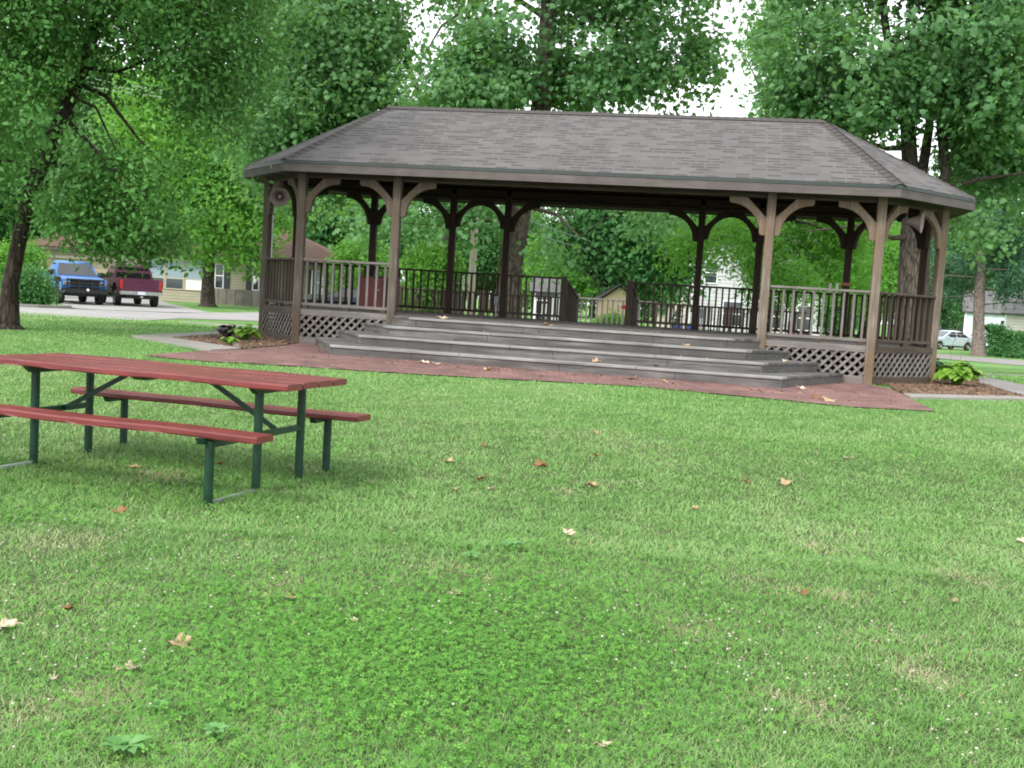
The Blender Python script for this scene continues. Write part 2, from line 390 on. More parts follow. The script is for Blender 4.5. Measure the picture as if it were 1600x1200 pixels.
# --- roof: eight slopes of shingles, each with its own slope coordinates
def roof_mesh(dz, name, thick):
    E = [Vector((p.x, p.y, ZE + dz)) for p in EO]; rl, rr = RL3 + Vector((0, 0, dz)), RR3 + Vector((0, 0, dz))
    faces = [[E[0], E[1], rr, rl], [E[1], E[2], rr], [E[2], E[3], rr], [E[3], E[4], rr], [E[4], E[5], rl, rr], [E[5], E[6], rl], [E[6], E[7], rl], [E[7], E[0], rl]]
    return faces
def poly_uv_mesh(name, faces, sub=None):
    vs, fs, uvs = [], [], []
    for f in faces:
        b = len(vs); vs += [tuple(p) for p in f]; fs.append(tuple(range(b, b + len(f))))
        u = (f[1] - f[0]).normalized(); n = (f[1] - f[0]).cross(f[2] - f[0]).normalized(); v = n.cross(u)
        o = f[0]
        for p in f: uvs.append(((p - o).dot(u) + 50, (p - o).dot(v) + 20))
    me = bpy.data.meshes.new(name); me.from_pydata(vs, [], fs); l = me.uv_layers.new(name='UVMap')
    for i, uv in enumerate(uvs): l.data[i].uv = uv
    return me
roof = link_mesh('roof', poly_uv_mesh('roof', roof_mesh(0, 'roof', 0)), M['shingle'], GAZ)
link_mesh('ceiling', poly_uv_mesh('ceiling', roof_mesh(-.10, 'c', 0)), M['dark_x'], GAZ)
# hip and ridge caps
def cap(a, b, name='hip_cap'):
    a, b = Vector(a), Vector(b); d = (b - a).normalized(); sd = d.cross(Vector((0, 0, 1))).normalized()
    vs = []; n = max(2, int((b - a).length/.16)); m = MB()
    drop = .045 if abs(d.z) > .01 else .075
    for i in range(n):
        p, q = a.lerp(b, i/n), a.lerp(b, (i + 1.15)/n if i < n-1 else 1)
        up0, up1 = Vector((0, 0, .016)), Vector((0, 0, .024))
        m.add([p - sd*.15 + up0 - Vector((0, 0, drop)), p + up1, p + sd*.15 + up0 - Vector((0, 0, drop)), q + sd*.15 + up0*.4 - Vector((0, 0, drop)), q + up1*.5, q - sd*.15 + up0*.4 - Vector((0, 0, drop))],
              [(0, 1, 4, 5), (1, 2, 3, 4)])
    return m.build(name, M['ridge'], roof)
cap(RL3, RR3, 'ridge_cap')
for i, (e, r) in enumerate(zip(EO, [RL3, RR3, RR3, RR3, RR3, RL3, RL3, RL3])): cap((e.x, e.y, ZE), r)
# fascia boards and metal drip edge
EI = offset_oct(OV - .04); EOO = offset_oct(OV + .012); EP = offset_oct(OV + .004)
drip = MB()
for i in range(8):
    j = (i + 1) % 8
    p, q, pi, qi = EP[i], EP[j], EI[i], EI[j]
    # each fascia board in its own frame so that the grain runs along it
    d = (q - p); ang = math.atan2(d.y, d.x); L = d.length
    def loc_(v, z): r = Matrix.Rotation(-ang, 2) @ (v - p); return (r.x, r.y, z)
    fb = MB().hexa([loc_(p, ZE-.195), loc_(q, ZE-.195), loc_(qi, ZE-.195), loc_(pi, ZE-.195)], [loc_(p, ZE-.062), loc_(q, ZE-.062), loc_(qi, ZE-.062), loc_(pi, ZE-.062)])
    fb.build('fascia_board', M['fascia'], GAZ, loc=(p.x, p.y, 0), rz=ang)
    po, qo = EOO[i], EOO[j]; p2, q2 = EI[i], EI[j]
    drip.hexa([(po.x, po.y, ZE-.058), (qo.x, qo.y, ZE-.058), (q2.x, q2.y, ZE-.058), (p2.x, p2.y, ZE-.058)], [(po.x, po.y, ZE-.006), (qo.x, qo.y, ZE-.006), (q2.x, q2.y, ZE-.006), (p2.x, p2.y, ZE-.006)])
drip.build('drip_edge', M['drip'], GAZ)
# soffit
so = MB(); SI = offset_oct(-.06)
for i in range(8):
    j = (i + 1) % 8; a, b, c, d = EI[i], EI[j], SI[j], SI[i]
    so.hexa([(a.x, a.y, ZE-.185), (b.x, b.y, ZE-.185), (c.x, c.y, ZE-.13), (d.x, d.y, ZE-.13)], [(a.x, a.y, ZE-.165), (b.x, b.y, ZE-.165), (c.x, c.y, ZE-.115), (d.x, d.y, ZE-.115)])
so.build('soffit', M['mid_y'], GAZ)
# collar ties in the roof

# --- posts with arched braces
def brace_mesh():
    n = 8; r = .50; c = (.60, -.60)
    arc = [(c[0] + r*math.cos(R(180 - 90*k/n)), c[1] + r*math.sin(R(180 - 90*k/n))) for k in range(n + 1)]
    poly = [(0, -.62), (.07, -.62)] + arc + [(.62, -.07), (.62, 0), (.33, 0), (0, -.33)]
    return MB().prism(poly, -.04, .04, 'xz').mesh('brace', .006)
BRACE = brace_mesh(); BRACE_D = BRACE.copy(); BRACE_T = BRACE.copy(); BRACE_T.materials.append(M['tan_z']); BRACE.materials.append(M['pale_z']); BRACE_D.materials.append(M['dark_z'])
SEGS = [('FL', 'F2'), ('F2', 'F3'), ('F3', 'FR'), ('FR', 'RF'), ('RF', 'RB'), ('RB', 'BR'), ('BR', 'B5'), ('B5', 'B4'), ('B4', 'B3'), ('B3', 'B2'), ('B2', 'BL'), ('BL', 'LB'), ('LB', 'LF'), ('LF', 'FL')]
FRONTS = {'FL', 'F2', 'F3', 'FR', 'LF', 'RF'}
BUP = .085                                               # the sheltered side sits a little higher
for k, (x, y) in P.items():
    front = k in FRONTS
    z0 = ZD - .16 if k in ('F2', 'F3') else -.25
    s = .072 if k in ('F2', 'F3', 'FL', 'FR') else .068
    ang = 0
    if k in ('LF', 'RB'): ang = R(-22)
    if k in ('RF', 'LB'): ang = R(22)
    yy = y - .012 if k in ('F2', 'F3', 'FL', 'FR') else y
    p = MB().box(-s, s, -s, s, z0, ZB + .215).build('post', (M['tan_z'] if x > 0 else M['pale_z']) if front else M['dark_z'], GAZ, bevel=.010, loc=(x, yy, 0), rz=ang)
    for a, b in SEGS:
        if k in (a, b):
            o = P[b] if k == a else P[a]; d = Vector((o[0] - x, o[1] - y)); 
            br = bpy.data.objects.new('brace', (BRACE_T if x > 0 else BRACE) if front else BRACE_D); COL.objects.link(br); br.parent = p
            an = math.atan2(d.y, d.x) - ang; br.rotation_euler = (0, 0, an)
            br.location = (math.cos(an)*(s - .004), math.sin(an)*(s - .004), ZB + (0 if front else BUP))
            if d.length < 1.3: br.scale = (.92, 1, .92)
# --- beams: lower plate, spacer blocks with light between, upper plate
for a, b in SEGS:
    pa, pb = Vector(P[a]), Vector(P[b]); d = pb - pa; L = d.length; ang = math.atan2(d.y, d.x)
    fr = a in FRONTS and b in FRONTS
    mb = MB(); mb.box(.05, L-.05, -.035, .035, ZB + .002, ZB + .042); mb.box(.05, L-.05, -.045, .045, ZB + .085, ZB + .235)
    n = max(3, int(L/.16))
    if fr: mb.box(.06, L-.06, -.02, .02, ZB + .042, ZB + .085)
    else:
      for i in range(n): x = .09 + (L - .18)*(i + .5)/n; mb.box(x - .028, x + .028, -.03, .03, ZB + .042, ZB + .085)
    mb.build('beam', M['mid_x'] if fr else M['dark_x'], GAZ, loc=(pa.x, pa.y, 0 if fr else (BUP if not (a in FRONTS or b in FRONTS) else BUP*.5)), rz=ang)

# --- railings
TOPR = MB().box(0, 1, -.045, .045, 0, .04).mesh('t')
BAL = {}
def rail(a, b, mk, n=None, z0=ZD, h=.915, inset=.07, parent=GAZ, slope=0.0, name='railing', low=.075, flat=True, bal_h=None):
    pa, pb = Vector(a), Vector(b); d = pb - pa; L = d.length - 2*inset; ang = math.atan2(d.y, d.x); u = d.normalized()
    o = pa + u*inset
    e = empty(name, (o.x, o.y, 0), ang); e.parent = parent
    def zz(x): return z0 - slope*x
    t = MB().hexa([(0, -.045, zz(0)+h-.038), (L, -.045, zz(L)+h-.038), (L, .045, zz(L)+h-.038), (0, .045, zz(0)+h-.038)], [(0, -.045, zz(0)+h), (L, -.045, zz(L)+h), (L, .045, zz(L)+h), (0, .045, zz(0)+h)])
    t.build('top_rail', M[mk+'x'], e, bevel=.004)
    MB().hexa([(0, -.032, zz(0)+low), (L, -.032, zz(L)+low), (L, .032, zz(L)+low), (0, .032, zz(0)+low)], [(0, -.032, zz(0)+low+.05), (L, -.032, zz(L)+low+.05), (L, .032, zz(L)+low+.05), (0, .032, zz(0)+low+.05)]).build('bottom_rail', M[mk+'x'], e, bevel=.003)
    n = n or max(2, int(round(L/.165)))
    hh = h - .038 - low - .05
    key = (mk, round(hh, 3))
    if key not in BAL: BAL[key] = MB().box(-.018, .018, -.018, .018, 0, hh).mesh('baluster'); BAL[key].materials.append(M[mk+'z'])
    for i in range(n):
        x = L*(i + .5)/n
        q = bpy.data.objects.new('baluster', BAL[key]); COL.objects.link(q); q.parent = e; q.location = (x, random.uniform(-.003, .003), zz(x) + low + .05); q.rotation_euler = (0, random.uniform(-.008, .008), 0)
    return e
rail(P['FL'], P['F2'], 'grey_', 10); rail(P['F3'], P['FR'], 'grey_', 10)
rail(P['LF'], P['FL'], 'mid_', 10); rail(P['FR'], P['RF'], 'mid_', 10)
rail(P['LB'], P['LF'], 'mid_', 9); rail(P['RF'], P['RB'], 'mid_', 9)
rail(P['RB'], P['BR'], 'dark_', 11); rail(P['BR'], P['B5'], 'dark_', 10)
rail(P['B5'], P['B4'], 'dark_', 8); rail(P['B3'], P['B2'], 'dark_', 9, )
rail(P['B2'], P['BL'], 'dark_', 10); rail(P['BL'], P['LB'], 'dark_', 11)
OPX0, OPX1 = -.74, .64                                    # opening to the ramp at the back
rail(P['B4'], (OPX1, D_), 'mid_', 7, ); rail((OPX0, D_), P['B3'], 'mid_', 7)
for x in (OPX0, OPX1): MB().box(-.06, .06, -.06, .06, ZD - .1, ZD + .94).build('gate_post', M['mid_z'], GAZ, bevel=.006, loc=(x, D_, 0))

# --- floor, rim boards, lattice skirt
dk = [Vector(P[k]) for k in OCT]
fm = MB(); fm.prism([(v.x, v.y) for v in offset_oct(-.03)], ZD - .09, ZD, 'xy')
fm.build('deck_floor', M['deck'], GAZ)
def lattice(L, z0, z1, y, sgn, pitch=.155, wd=.042, x_lo=0.0):
    m = MB(); H = z1 - z0; k = -int(H/pitch) - 2
    ht = wd*.5*math.sqrt(2)
    while k*pitch < L + H:
        x0 = k*pitch
        # strip: x = x0 + t (or mirrored), z = z0 + t ; clip to the panel
        ta, tb = max(0, x_lo - x0), min(H, L - x0)
        if tb - ta > .03:
            f = (lambda t: (x0 + t) if sgn > 0 else L + x_lo - (x0 + t))
            a0, b0 = f(ta), f(tb); s = 1 if sgn > 0 else -1
            m.hexa([(a0 - ht, y - .006, z0 + ta), (a0 + ht, y - .006, z0 + ta), (a0 + ht, y + .006, z0 + ta), (a0 - ht, y + .006, z0 + ta)],
                   [(b0 - ht, y - .006, z0 + tb), (b0 + ht, y - .006, z0 + tb), (b0 + ht, y + .006, z0 + tb), (b0 - ht, y + .006, z0 + tb)])
        k += 1
    return m
for a, b in SEGS:
    if (a, b) == ('F2', 'F3'): continue
    pa, pb = Vector(P[a]), Vector(P[b]); d = pb - pa; L = d.length; ang = math.atan2(d.y, d.x)
    fr = a in FRONTS and b in FRONTS; mk = 'grey_' if fr and abs(d.y) < .1 else 'mid_'
    MB().box(.06, L-.06, -.055, -.015, ZD - .10, ZD + .012).build('rim_board', M[mk+'x'], GAZ, bevel=.004, loc=(pa.x, pa.y, 0), rz=ang)
    MB().box(.06, L-.06, -.065, -.03, -.22, .125).build('base_board', M[mk+'x'], GAZ, bevel=.004, loc=(pa.x, pa.y, 0), rz=ang)
    if not ('B' in a and 'B' in b):
        lp = lattice(L - .10, .10, ZD - .095, -.048, 1); lp.v = [(x + .05, y, z) for x, y, z in lp.v]
        l2 = lattice(L - .10, .10, ZD - .095, -.018, -1); l2.v = [(x + .05, y, z) for x, y, z in l2.v]
        lp = lp.build('lattice_panel', M['grey_z'] if fr else M['mid_z'], GAZ, loc=(pa.x, pa.y, 0), rz=ang)
        l2.build('back_slats', M['grey_z'] if fr else M['mid_z'], lp)
        for x in (.14, L*.52, L-.16): MB().box(-.05, .05, -.04, .03, ZD + .012, ZD + .076).build('rail_block', M['mid_x'], GAZ, loc=(pa.x + x*math.cos(ang), pa.y + x*math.sin(ang), 0), rz=ang)
    else:
        MB().box(.06, L-.06, -.05, -.03, .10, ZD - .09).build('skirt_boards', M['dark_z'], GAZ, loc=(pa.x, pa.y, 0), rz=ang)
# --- steps: four levels with splayed ends, timber fronts and treads
LV = [(3.46, 4.58, 2.42), (3.20, 4.18, 1.78), (2.95, 3.70, 1.15), (2.63, 3.20, .58)]
for k, (hx0, hx1, dep) in enumerate(LV):
    zt = ZD*(k + 1)/4; zb = -.25 if k == 0 else ZD*k/4 + .001
    st = empty('step', (0, 0, 0)); st.parent = GAZ
    yb = -.10
    nose = .022
    poly = [(-hx1, yb), (-hx0, -dep), (hx0, -dep), (hx1, yb)]
    ins = [(-hx1 + .06, yb), (-hx0 + .03, -dep + nose), (hx0 - .03, -dep + nose), (hx1 - .06, yb)]
    # tread boards across
    t = MB(); ns = MB(); nb = max(2, int(round(dep/.16))); 
    def hx(y): f = (y + dep)/(dep + yb); return hx0 + (hx1 - hx0)*f
    for i in range(nb):
        y0 = -dep + (dep + yb)*i/nb; y1 = -dep + (dep + yb)*(i + 1)/nb - .006
        # boards butt at two joints
        xs = [-1, random.uniform(-.5, -.2), random.uniform(.2, .55), 1]
        for q in range(3):
            g0 = .0 if q == 0 else .003; g1 = 0 if q == 2 else .003; dz = random.uniform(-.004, .003)
            (ns if i == 0 else t).hexa([(xs[q]*hx(y0) + g0, y0, zt-.042), (xs[q+1]*hx(y0) - g1, y0, zt-.042), (xs[q+1]*hx(y1) - g1, y1, zt-.042), (xs[q]*hx(y1) + g0, y1, zt-.042)],
                   [(xs[q]*hx(y0) + g0, y0, zt+dz), (xs[q+1]*hx(y0) - g1, y0, zt+dz), (xs[q+1]*hx(y1) - g1, y1, zt+dz), (xs[q]*hx(y1) + g0, y1, zt+dz)])
    t.build('tread', M['step'], st, bevel=.004); ns.build('nosing', M['nosing'], st, bevel=.006)
    r_ = MB()
    cuts = [-hx0 + .03, -hx0*.62 + .3*k, hx0*.05 - .2*k, hx0*.55, hx0 - .03]
    for q in range(4): r_.box(cuts[q] + .002, cuts[q+1] - .002, -dep + nose, -dep + nose + .04, zb, zt - .043)
    r_.build('riser', M['step'], st, bevel=.003)
    for s in (-1, 1):
        a, b = Vector((s*(hx0 - .03), -dep + nose)), Vector((s*(hx1 - .045), yb)); d = b - a
        MB().box(0, d.length, -.02, .02, zb, zt - .043).build('side_board', M['step_side'] if s > 0 else M['step'], st, loc=(a.x + .02*s*0, a.y, 0), rz=math.atan2(d.y, d.x))  # right ends: step timber toned down, shade put into the colour
# dark ground under the floor is the lawn sheet itself
# --- electrical boxes and conduit
for k, dx in (('B3', -.13), ('B4', .13)):
    x, y = P[k]; e = MB(); e.box(x + dx - .05, x + dx + .05, y - .10, y - .02, ZD + .26, ZD + .44)
    ob = e.build('outlet_box', M['box_grey'], GAZ, bevel=.008)
    MB().tube([(x + dx, y - .06, ZD), (x + dx, y - .06, ZD + .26)], .014, 8).build('conduit', M['steel'], ob)
x, y = P['LF']; MB().tube([(x + .115, y - .02, ZD - .05), (x + .115, y - .02, ZB - .1)], .017, 8).build('conduit', M['steel'], GAZ)
# two hooks on the right front rail
for x in (4.25, 4.36): MB().box(x - .022, x + .022, -.065, -.046, ZD + .86, ZD + 1.0).build('rail_clip', M['grey_z'], GAZ)
# orange band tied round the back right post
x, y = P['BR']; MB().box(-.085, .085, -.085, .085, ZD + 1.08, ZD + 1.14).build('post_band', mat_simple('faded_orange_band', (.30, .13, .07), .8), GAZ, bevel=.01, loc=(x, y, 0))

# --- horn loudspeakers under the eaves (things of their own)
def loudspeaker(loc, rz, tilt, label):
    e = empty('horn_loudspeaker', loc, rz, label, 'loudspeaker', 'horn loudspeakers under the gazebo eaves'); e.rotation_euler = (tilt, 0, rz); e.scale = (.86,)*3
    hn = MB().lathe([(.205, -.01), (.20, -.016), (.188, .0), (.15, .05), (.105, .12), (.075, .20), (.06, .26), (.055, .26), (.068, .20), (.098, .12), (.143, .045), (.193, -.008), (.205, -.01)], 32, 'y')
    hn.build('horn', M['horn'], e, smooth=True)
    MB().lathe([(0, .055), (.035, .06), (.05, .10), (.05, .24), (0, .25)], 20, 'y').build('reflex_core', M['horn'], e, smooth=True)
    MB().lathe([(0, .24), (.058, .245), (.072, .26), (.072, .34), (.05, .37), (0, .375)], 20, 'y').build('driver', M['horn_in'], e, smooth=True)
    MB().tube([(-.06, .29, .0), (-.06, .29, .09), (0, .29, .15), (.06, .29, .09), (.06, .29, 0)], .012, 6).build('bracket', M['horn_in'], e)
    return e
q = atd(437, 308, gw(-W_-.45, b_*.35, 0).y); loudspeaker(q, R(12), R(10), 'horn loudspeaker facing forward beside the left corner post under the eave')
q = atd(1440, 348, gw(W_+.75, b_*.4, 0).y); loudspeaker(q, R(62), R(4), 'horn loudspeaker turned sideways by the right corner post under the eave')

# --- maroon cabinet on the deck
cx0, cx1 = -5.15, -4.35
cb = empty('storage_cabinet', gw(-4.55, 3.35, ZD), -GTH, 'maroon wooden cabinet standing on the gazebo floor behind the left front railing', 'cabinet')
c = MB(); c.box(-.33, .42, -.25, .25, .06, .67); c.build('cabinet_body', M['cabinet'], cb, bevel=.008)
MB().box(-.35, .44, -.27, .27, .67, .70).build('cabinet_top', M['cabinet_dark'], cb, bevel=.006)
MB().box(-.31, .40, -.23, .23, 0, .06).build('plinth', M['cabinet_dark'], cb)
MB().box(.20, .40, -.264, -.25, .10, .63).build('door', M['cabinet_dark'], cb, bevel=.004)
MB().lathe([(0, -.285), (.012, -.28), (.014, -.262)], 10, 'y', (.12, 0, .42)).build('knob', M['white'], cb)

# --- ramp behind the gazebo
RP = empty('access_ramp', (GX, GYC, ZG), -GTH, 'weathered wooden access ramp with picket railings behind the gazebo', 'ramp')
ry0, ry1 = D_ + .06, D_ + 2.4
MB().hexa([(OPX0 - .05, ry0, ZD - .12), (OPX1 + .05, ry0, ZD - .12), (OPX1 + .05, ry1, .14), (OPX0 - .05, ry1, .14)], [(OPX0 - .05, ry0, ZD - .01), (OPX1 + .05, ry0, ZD - .01), (OPX1 + .05, ry1, .24), (OPX0 - .05, ry1, .24)]).build('ramp_floor', M['deck'], RP)
MB().box(-5.6, 4.6, ry1, ry1 + 1.5, .12, .22).build('landing', M['deck'], RP)
for x, sl in ((OPX0, .16), (OPX1, .16)):
    rail((x, ry0), (x, ry1), 'mid_', 18, z0=ZD - .01, slope=sl, parent=RP, inset=.04, name='ramp_railing')
rail((-5.4, ry1 + 1.5), (-1.2, ry1 + 1.5), 'mid_', 30, z0=.20, parent=RP, name='ramp_railing', h=.93)
rail((-1.2, ry1 + 1.5), (1.0, ry1 + 1.5), 'grey_', 16, z0=.22, parent=RP, name='ramp_railing', h=.93)
rail((1.0, ry1 + 1.5), (4.5, ry1 + 1.5), 'mid_', 26, z0=.20, parent=RP, name='ramp_railing', h=.93)
rail((OPX1, ry1), (4.5, ry1), 'mid_', 26, z0=.20, parent=RP, name='ramp_railing', h=.93)
rail((-5.4, ry1), (OPX0, ry1), 'mid_', 30, z0=.20, parent=RP, name='ramp_railing', h=.93)
for x in (-5.4, -3.3, -1.2, 1.0, 2.8, 4.5): MB().box(-.05, .05, -.05, .05, -.3, 1.17).build('ramp_post', M['mid_z'], RP, bevel=.005, loc=(x, ry1 + 1.5, 0))
for x in (OPX0, OPX1): MB().box(-.05, .05, -.05, .05, -.3, 1.22).build('ramp_post', M['grey_z'], RP, bevel=.005, loc=(x, ry1, 0))

# ================================================================== PICNIC TABLE
TX, TY, TTH = -2.455, 7.745, .3075
TB = empty('picnic_table', (TX, TY, 0), -TTH, 'red plank picnic table with attached benches on dark green pipe legs', 'picnic table')
L2 = 1.222
def plank(y0, y1, zt, th, seed, half, name='plank', parent=TB):
    """a board with a chipped, slightly wavy front and back edge"""
    rr = random.Random(seed); n = 36; m = MB(); x0, x1 = -half + rr.uniform(-.008, .008), half + rr.uniform(-.012, .012)
    top = []; 
    prof = []
    for i in range(n + 1):
        x = x0 + (x1 - x0)*i/n
        j0 = .003*math.sin(i*.9 + seed) + (rr.uniform(0, .009) if rr.random() < .25 else 0); j1 = .003*math.sin(i*.7 + 2*seed) + (rr.uniform(0, .006) if rr.random() < .15 else 0)
        dz = .003*math.sin(i*.33 + seed*1.7)
        prof.append([(x, y0 + .004, zt - th + dz), (x, y1 - .004, zt - th + dz), (x, y1 - j1, zt - th + .008 + dz), (x, y1 - j1 - .001, zt - .007 + dz), (x, y1 - j1 - .010, zt + dz), (x, y0 + j0 + .012, zt + dz), (x, y0 + j0 + .001, zt - .010 + dz), (x, y0 + j0, zt - th + .008 + dz)])
    vs = [v for p in prof for v in p]; fs = []
    for i in range(n):
        for k in range(8): k2 = (k + 1) % 8; fs.append((i*8 + k, i*8 + k2, (i + 1)*8 + k2, (i + 1)*8 + k))
    fs += [tuple(range(8)), tuple(reversed(range(n*8, n*8 + 8)))]
    return m.add(vs, fs).build(name, M['red_paint'], parent)
tp = empty('table_top', (0, 0, 0)); tp.parent = TB
tw = .84; 
for i in range(4): plank(-tw/2 + i*tw/4 + .004, -tw/2 + (i + 1)*tw/4 - .005, .752 - [0, .0015, .003, .001][i], .042, 11 + i, L2, 'plank', tp)
for s in (-1, 1): 
    plank(s*.704 - .105, s*.704 + .105, .462, .042, 30 + s, 1.25, 'bench', TB)
for sx in (-1, 1):
    X = sx*.90
    for y, h in ((-.20, .69), (.38, .69), (-.76, .40), (.80, .40)):
        MB().tube([(X, y, -.06), (X, y, h)], .030, 16).build('leg', M['green_metal'], TB, smooth=True)
    # steel angle under the top, tapered ends
    MB().prism([(-.33, .712), (-.25, .655), (.30, .655), (.36, .712)], X - .022, X + .022, 'yz').build('top_support', M['green_metal'], TB)
    for y in (-.72, .72):
        MB().prism([(y - .125, .421), (y - .10, .382), (y + .10, .382), (y + .125, .421)], X - .05, X - .005, 'yz').build('bench_support', M['green_metal'], TB)
        MB().box(X - .06, X + .06, y - .06, y + .06, .408, .419).build('bench_plate', M['green_metal'], TB)
    MB().bar((X, -.74, .378), (X, .38, .378), .035, .04).build('crossbar', M['green_metal'], TB)
    MB().bar((X, -.76, .006), (X, -.20, .006), .03, .03).build('ground_bar', M['steel'], TB)
    MB().bar((X - sx*.02, .09, .38), (sx*.28, .09, .705), .012, .034).build('diagonal_brace', M['green_metal'], TB)
MB().prism([(-.33, .712), (-.25, .675), (.30, .675), (.36, .712)], -.04, .04, 'yz').build('centre_batten', M['green_metal'], TB)
BOLT = MB().lathe([(.011, 0), (.010, .003), (.005, .005), (0, .0055)], 10).mesh('bolt'); BOLT.materials.append(M['red_paint'])
for X in (-.90, .90):
    for y, z in [(-tw/2 + (i + .5)*tw/4 + o, .751) for i in range(4) for o in (-.05, .05)] + [(-.73, .461), (-.66, .461), (.68, .461), (.74, .461)]:
        o = bpy.data.objects.new('bolt', BOLT); COL.objects.link(o); o.parent = TB; o.location = (X + random.uniform(-.008, .008), y, z)

# ================================================================== GROUND
def grid_axis(segs):
    out = []
    for a, b, st in segs: out += list(np.arange(a, b - 1e-6, st))
    return np.array(out + [segs[-1][1]])
def lawn_mat():
    m, nt, b = new_mat('lawn_soil_and_turf'); v = mapped(nt)
    n1 = noisen(nt, v, .55, 4); n2 = noisen(nt, v, 9, 6, .7); n3 = noisen(nt, v, 120, 3, .7)
    c = ramp(nt, n1, [(.30, (.085, .20, .045)), (.5, (.13, .27, .075)), (.68, (.20, .30, .11))])
    k = ramp(nt, n2, [(.25, (.55, .6, .5)), (.5, (1, 1, 1)), (.75, (1.3, 1.2, 1.15))]); c = mixc(nt, 1.0, c, k, 'MULTIPLY')
    k = ramp(nt, n3, [(.25, (.5, .5, .5)), (.75, (1.5, 1.5, 1.5))]); c = mixc(nt, 1.0, c, k, 'MULTIPLY')
    th = ramp(nt, n2, [(.3, (.05, .085, .028)), (.6, (.095, .12, .05)), (.8, (.20, .165, .10))])       # thatch and soil under the standing blades
    th = mixc(nt, 1.0, th, k, 'MULTIPLY')
    tc = nt.nodes.new('ShaderNodeTexCoord'); sx = nt.nodes.new('ShaderNodeSeparateXYZ'); nt.links.new(tc.outputs['Object'], sx.inputs[0])
    mr = nd(nt, 'ShaderNodeMapRange'); mr.inputs['From Min'].default_value = 9; mr.inputs['From Max'].default_value = 17; nt.links.new(sx.outputs['Y'], mr.inputs['Value'])
    c = mixc(nt, mr.outputs['Result'], th, c)
    nt.links.new(c, b.inputs['Base Color']); b.inputs['Roughness'].default_value = .9; b.inputs['Specular IOR Level'].default_value = .15
    bump(nt, b, n3, .7, .03); return m
M['lawn'] = lawn_mat()
xs = grid_axis([(-420, -60, 30), (-60, -30, 3), (-30, 30, .75), (30, 60, 3), (60, 420, 30)])
ys = grid_axis([(-40, 2, 6), (2, 60, .75), (60, 120, 3), (120, 420, 30)])
X, Y = np.meshgrid(xs, ys); Z = ground_z(X, Y)
me = bpy.data.meshes.new('lawn'); nx, ny = len(xs), len(ys)
me.from_pydata(np.stack([X.ravel(), Y.ravel(), Z.ravel()], 1).tolist(), [], [(j*nx + i, j*nx + i + 1, (j + 1)*nx + i + 1, (j + 1)*nx + i) for j in range(ny - 1) for i in range(nx - 1)])
tag(link_mesh('lawn', me, M['lawn']), kind='structure')
def sheet(name, pts, mat, lift=.012, step=.5, kind='structure', thick=0.0):
    """a polygon of ground points draped over the ground"""
    bm = bmesh.new(); vs = [bm.verts.new((p[0], p[1], 0)) for p in pts]; bm.faces.new(vs)
    lo = [min(p[i] for p in pts) for i in (0, 1)]; hi = [max(p[i] for p in pts) for i in (0, 1)]
    for ax in (0, 1):
        k = math.ceil(lo[ax]/step)*step
        while k < hi[ax]:
            no = (1, 0, 0) if ax == 0 else (0, 1, 0); co = (k, 0, 0) if ax == 0 else (0, k, 0)
            bmesh.ops.bisect_plane(bm, geom=bm.verts[:] + bm.edges[:] + bm.faces[:], plane_co=co, plane_no=no); k += step
    if thick:
        r_ = bmesh.ops.extrude_face_region(bm, geom=bm.faces[:]); top = [v for v in r_['geom'] if isinstance(v, bmesh.types.BMVert)]
        tops = set(top)
        for v in bm.verts: v.co.z = gz(v.co.x, v.co.y) + (lift if v in tops else lift - thick)
    else:
        for v in bm.verts: v.co.z = gz(v.co.x, v.co.y) + lift
    bmesh.ops.recalc_face_normals(bm, faces=bm.faces)
    if not thick:
        for f in bm.faces:
            if f.normal.z < 0: f.normal_flip()
    me = bpy.data.meshes.new(name); bm.to_mesh(me); bm.free()
    return tag(link_mesh(name, me, mat), kind=kind)
G = lambda *pp: [at(*p) for p in pp]
def poly_near(lpts): return [gw(x, y, 0) for x, y in lpts]
# street, drive and walks
st_near = G((-150, 491.5), (60, 495), (280, 498), (400, 502)); st_far = G((400, 488.5), (280, 489.5), (60, 481.5), (-150, 472))
# carry the street on behind the gazebo along the same line
d_ = (st_near[-1] - st_near[-2]).normalized()
sheet('street', [st_near[0] + (st_near[0] - st_near[1]).normalized()*40] + st_near + [st_near[-1] + Vector((14, 9, 0)), st_far[0] + Vector((12, 10, 0))] + st_far + [st_far[-1] + (st_far[-1] - st_far[-2]).normalized()*40], M['road'], .015, 2)
kerb = [p + Vector((0, .05, 0)) for p in st_far[1:]]
sheet('kerb', [st_far[3], st_far[2], at(112, 483), at(112, 481.2), st_far[2] + Vector((0, .55, 0)), st_far[3] + Vector((0, .55, 0))], M['concrete'], .12, 2, thick=.2)
sheet('driveway', G((108, 482.4), (160, 485), (280, 489), (330, 489.5), (262, 474.5), (240, 466), (205, 462)) + [Vector((-22.8, 66.5, 0)), Vector((-27.6, 66.5, 0))] + G((88, 470),), M['road'], .024, 2)
sheet('brick_apron', G((222, 556.5), (282, 562.5), (330, 566), (420, 571), (500, 576), (640, 585), (800, 594), (1000, 605), (1200, 624), (1330, 637), (1462, 644), (1418, 622), (1390, 608)) + poly_near([(4.9, .3), (-4.9, .3)]) + G((440, 541), (380, 547)), M['paver'], .014)
bedL = G((258, 529.3), (342, 524.5)) + poly_near([(-6.3, 2.2), (-5.6, .6), (-5.0, .15)]) + G((446, 541), (374, 546.5))
bedR = poly_near([(4.9, .2), (5.3, -.1)]) + G((1400, 612), (1413, 617.5), (1440, 619), (1606, 623), (1532, 599), (1520, 588)) + poly_near([(6.6, 3), (6.1, 1.6)])
sheet('mulch_bed', bedL, M['mulch'], .024, .4); sheet('mulch_bed', bedR, M['mulch'], .024, .4)
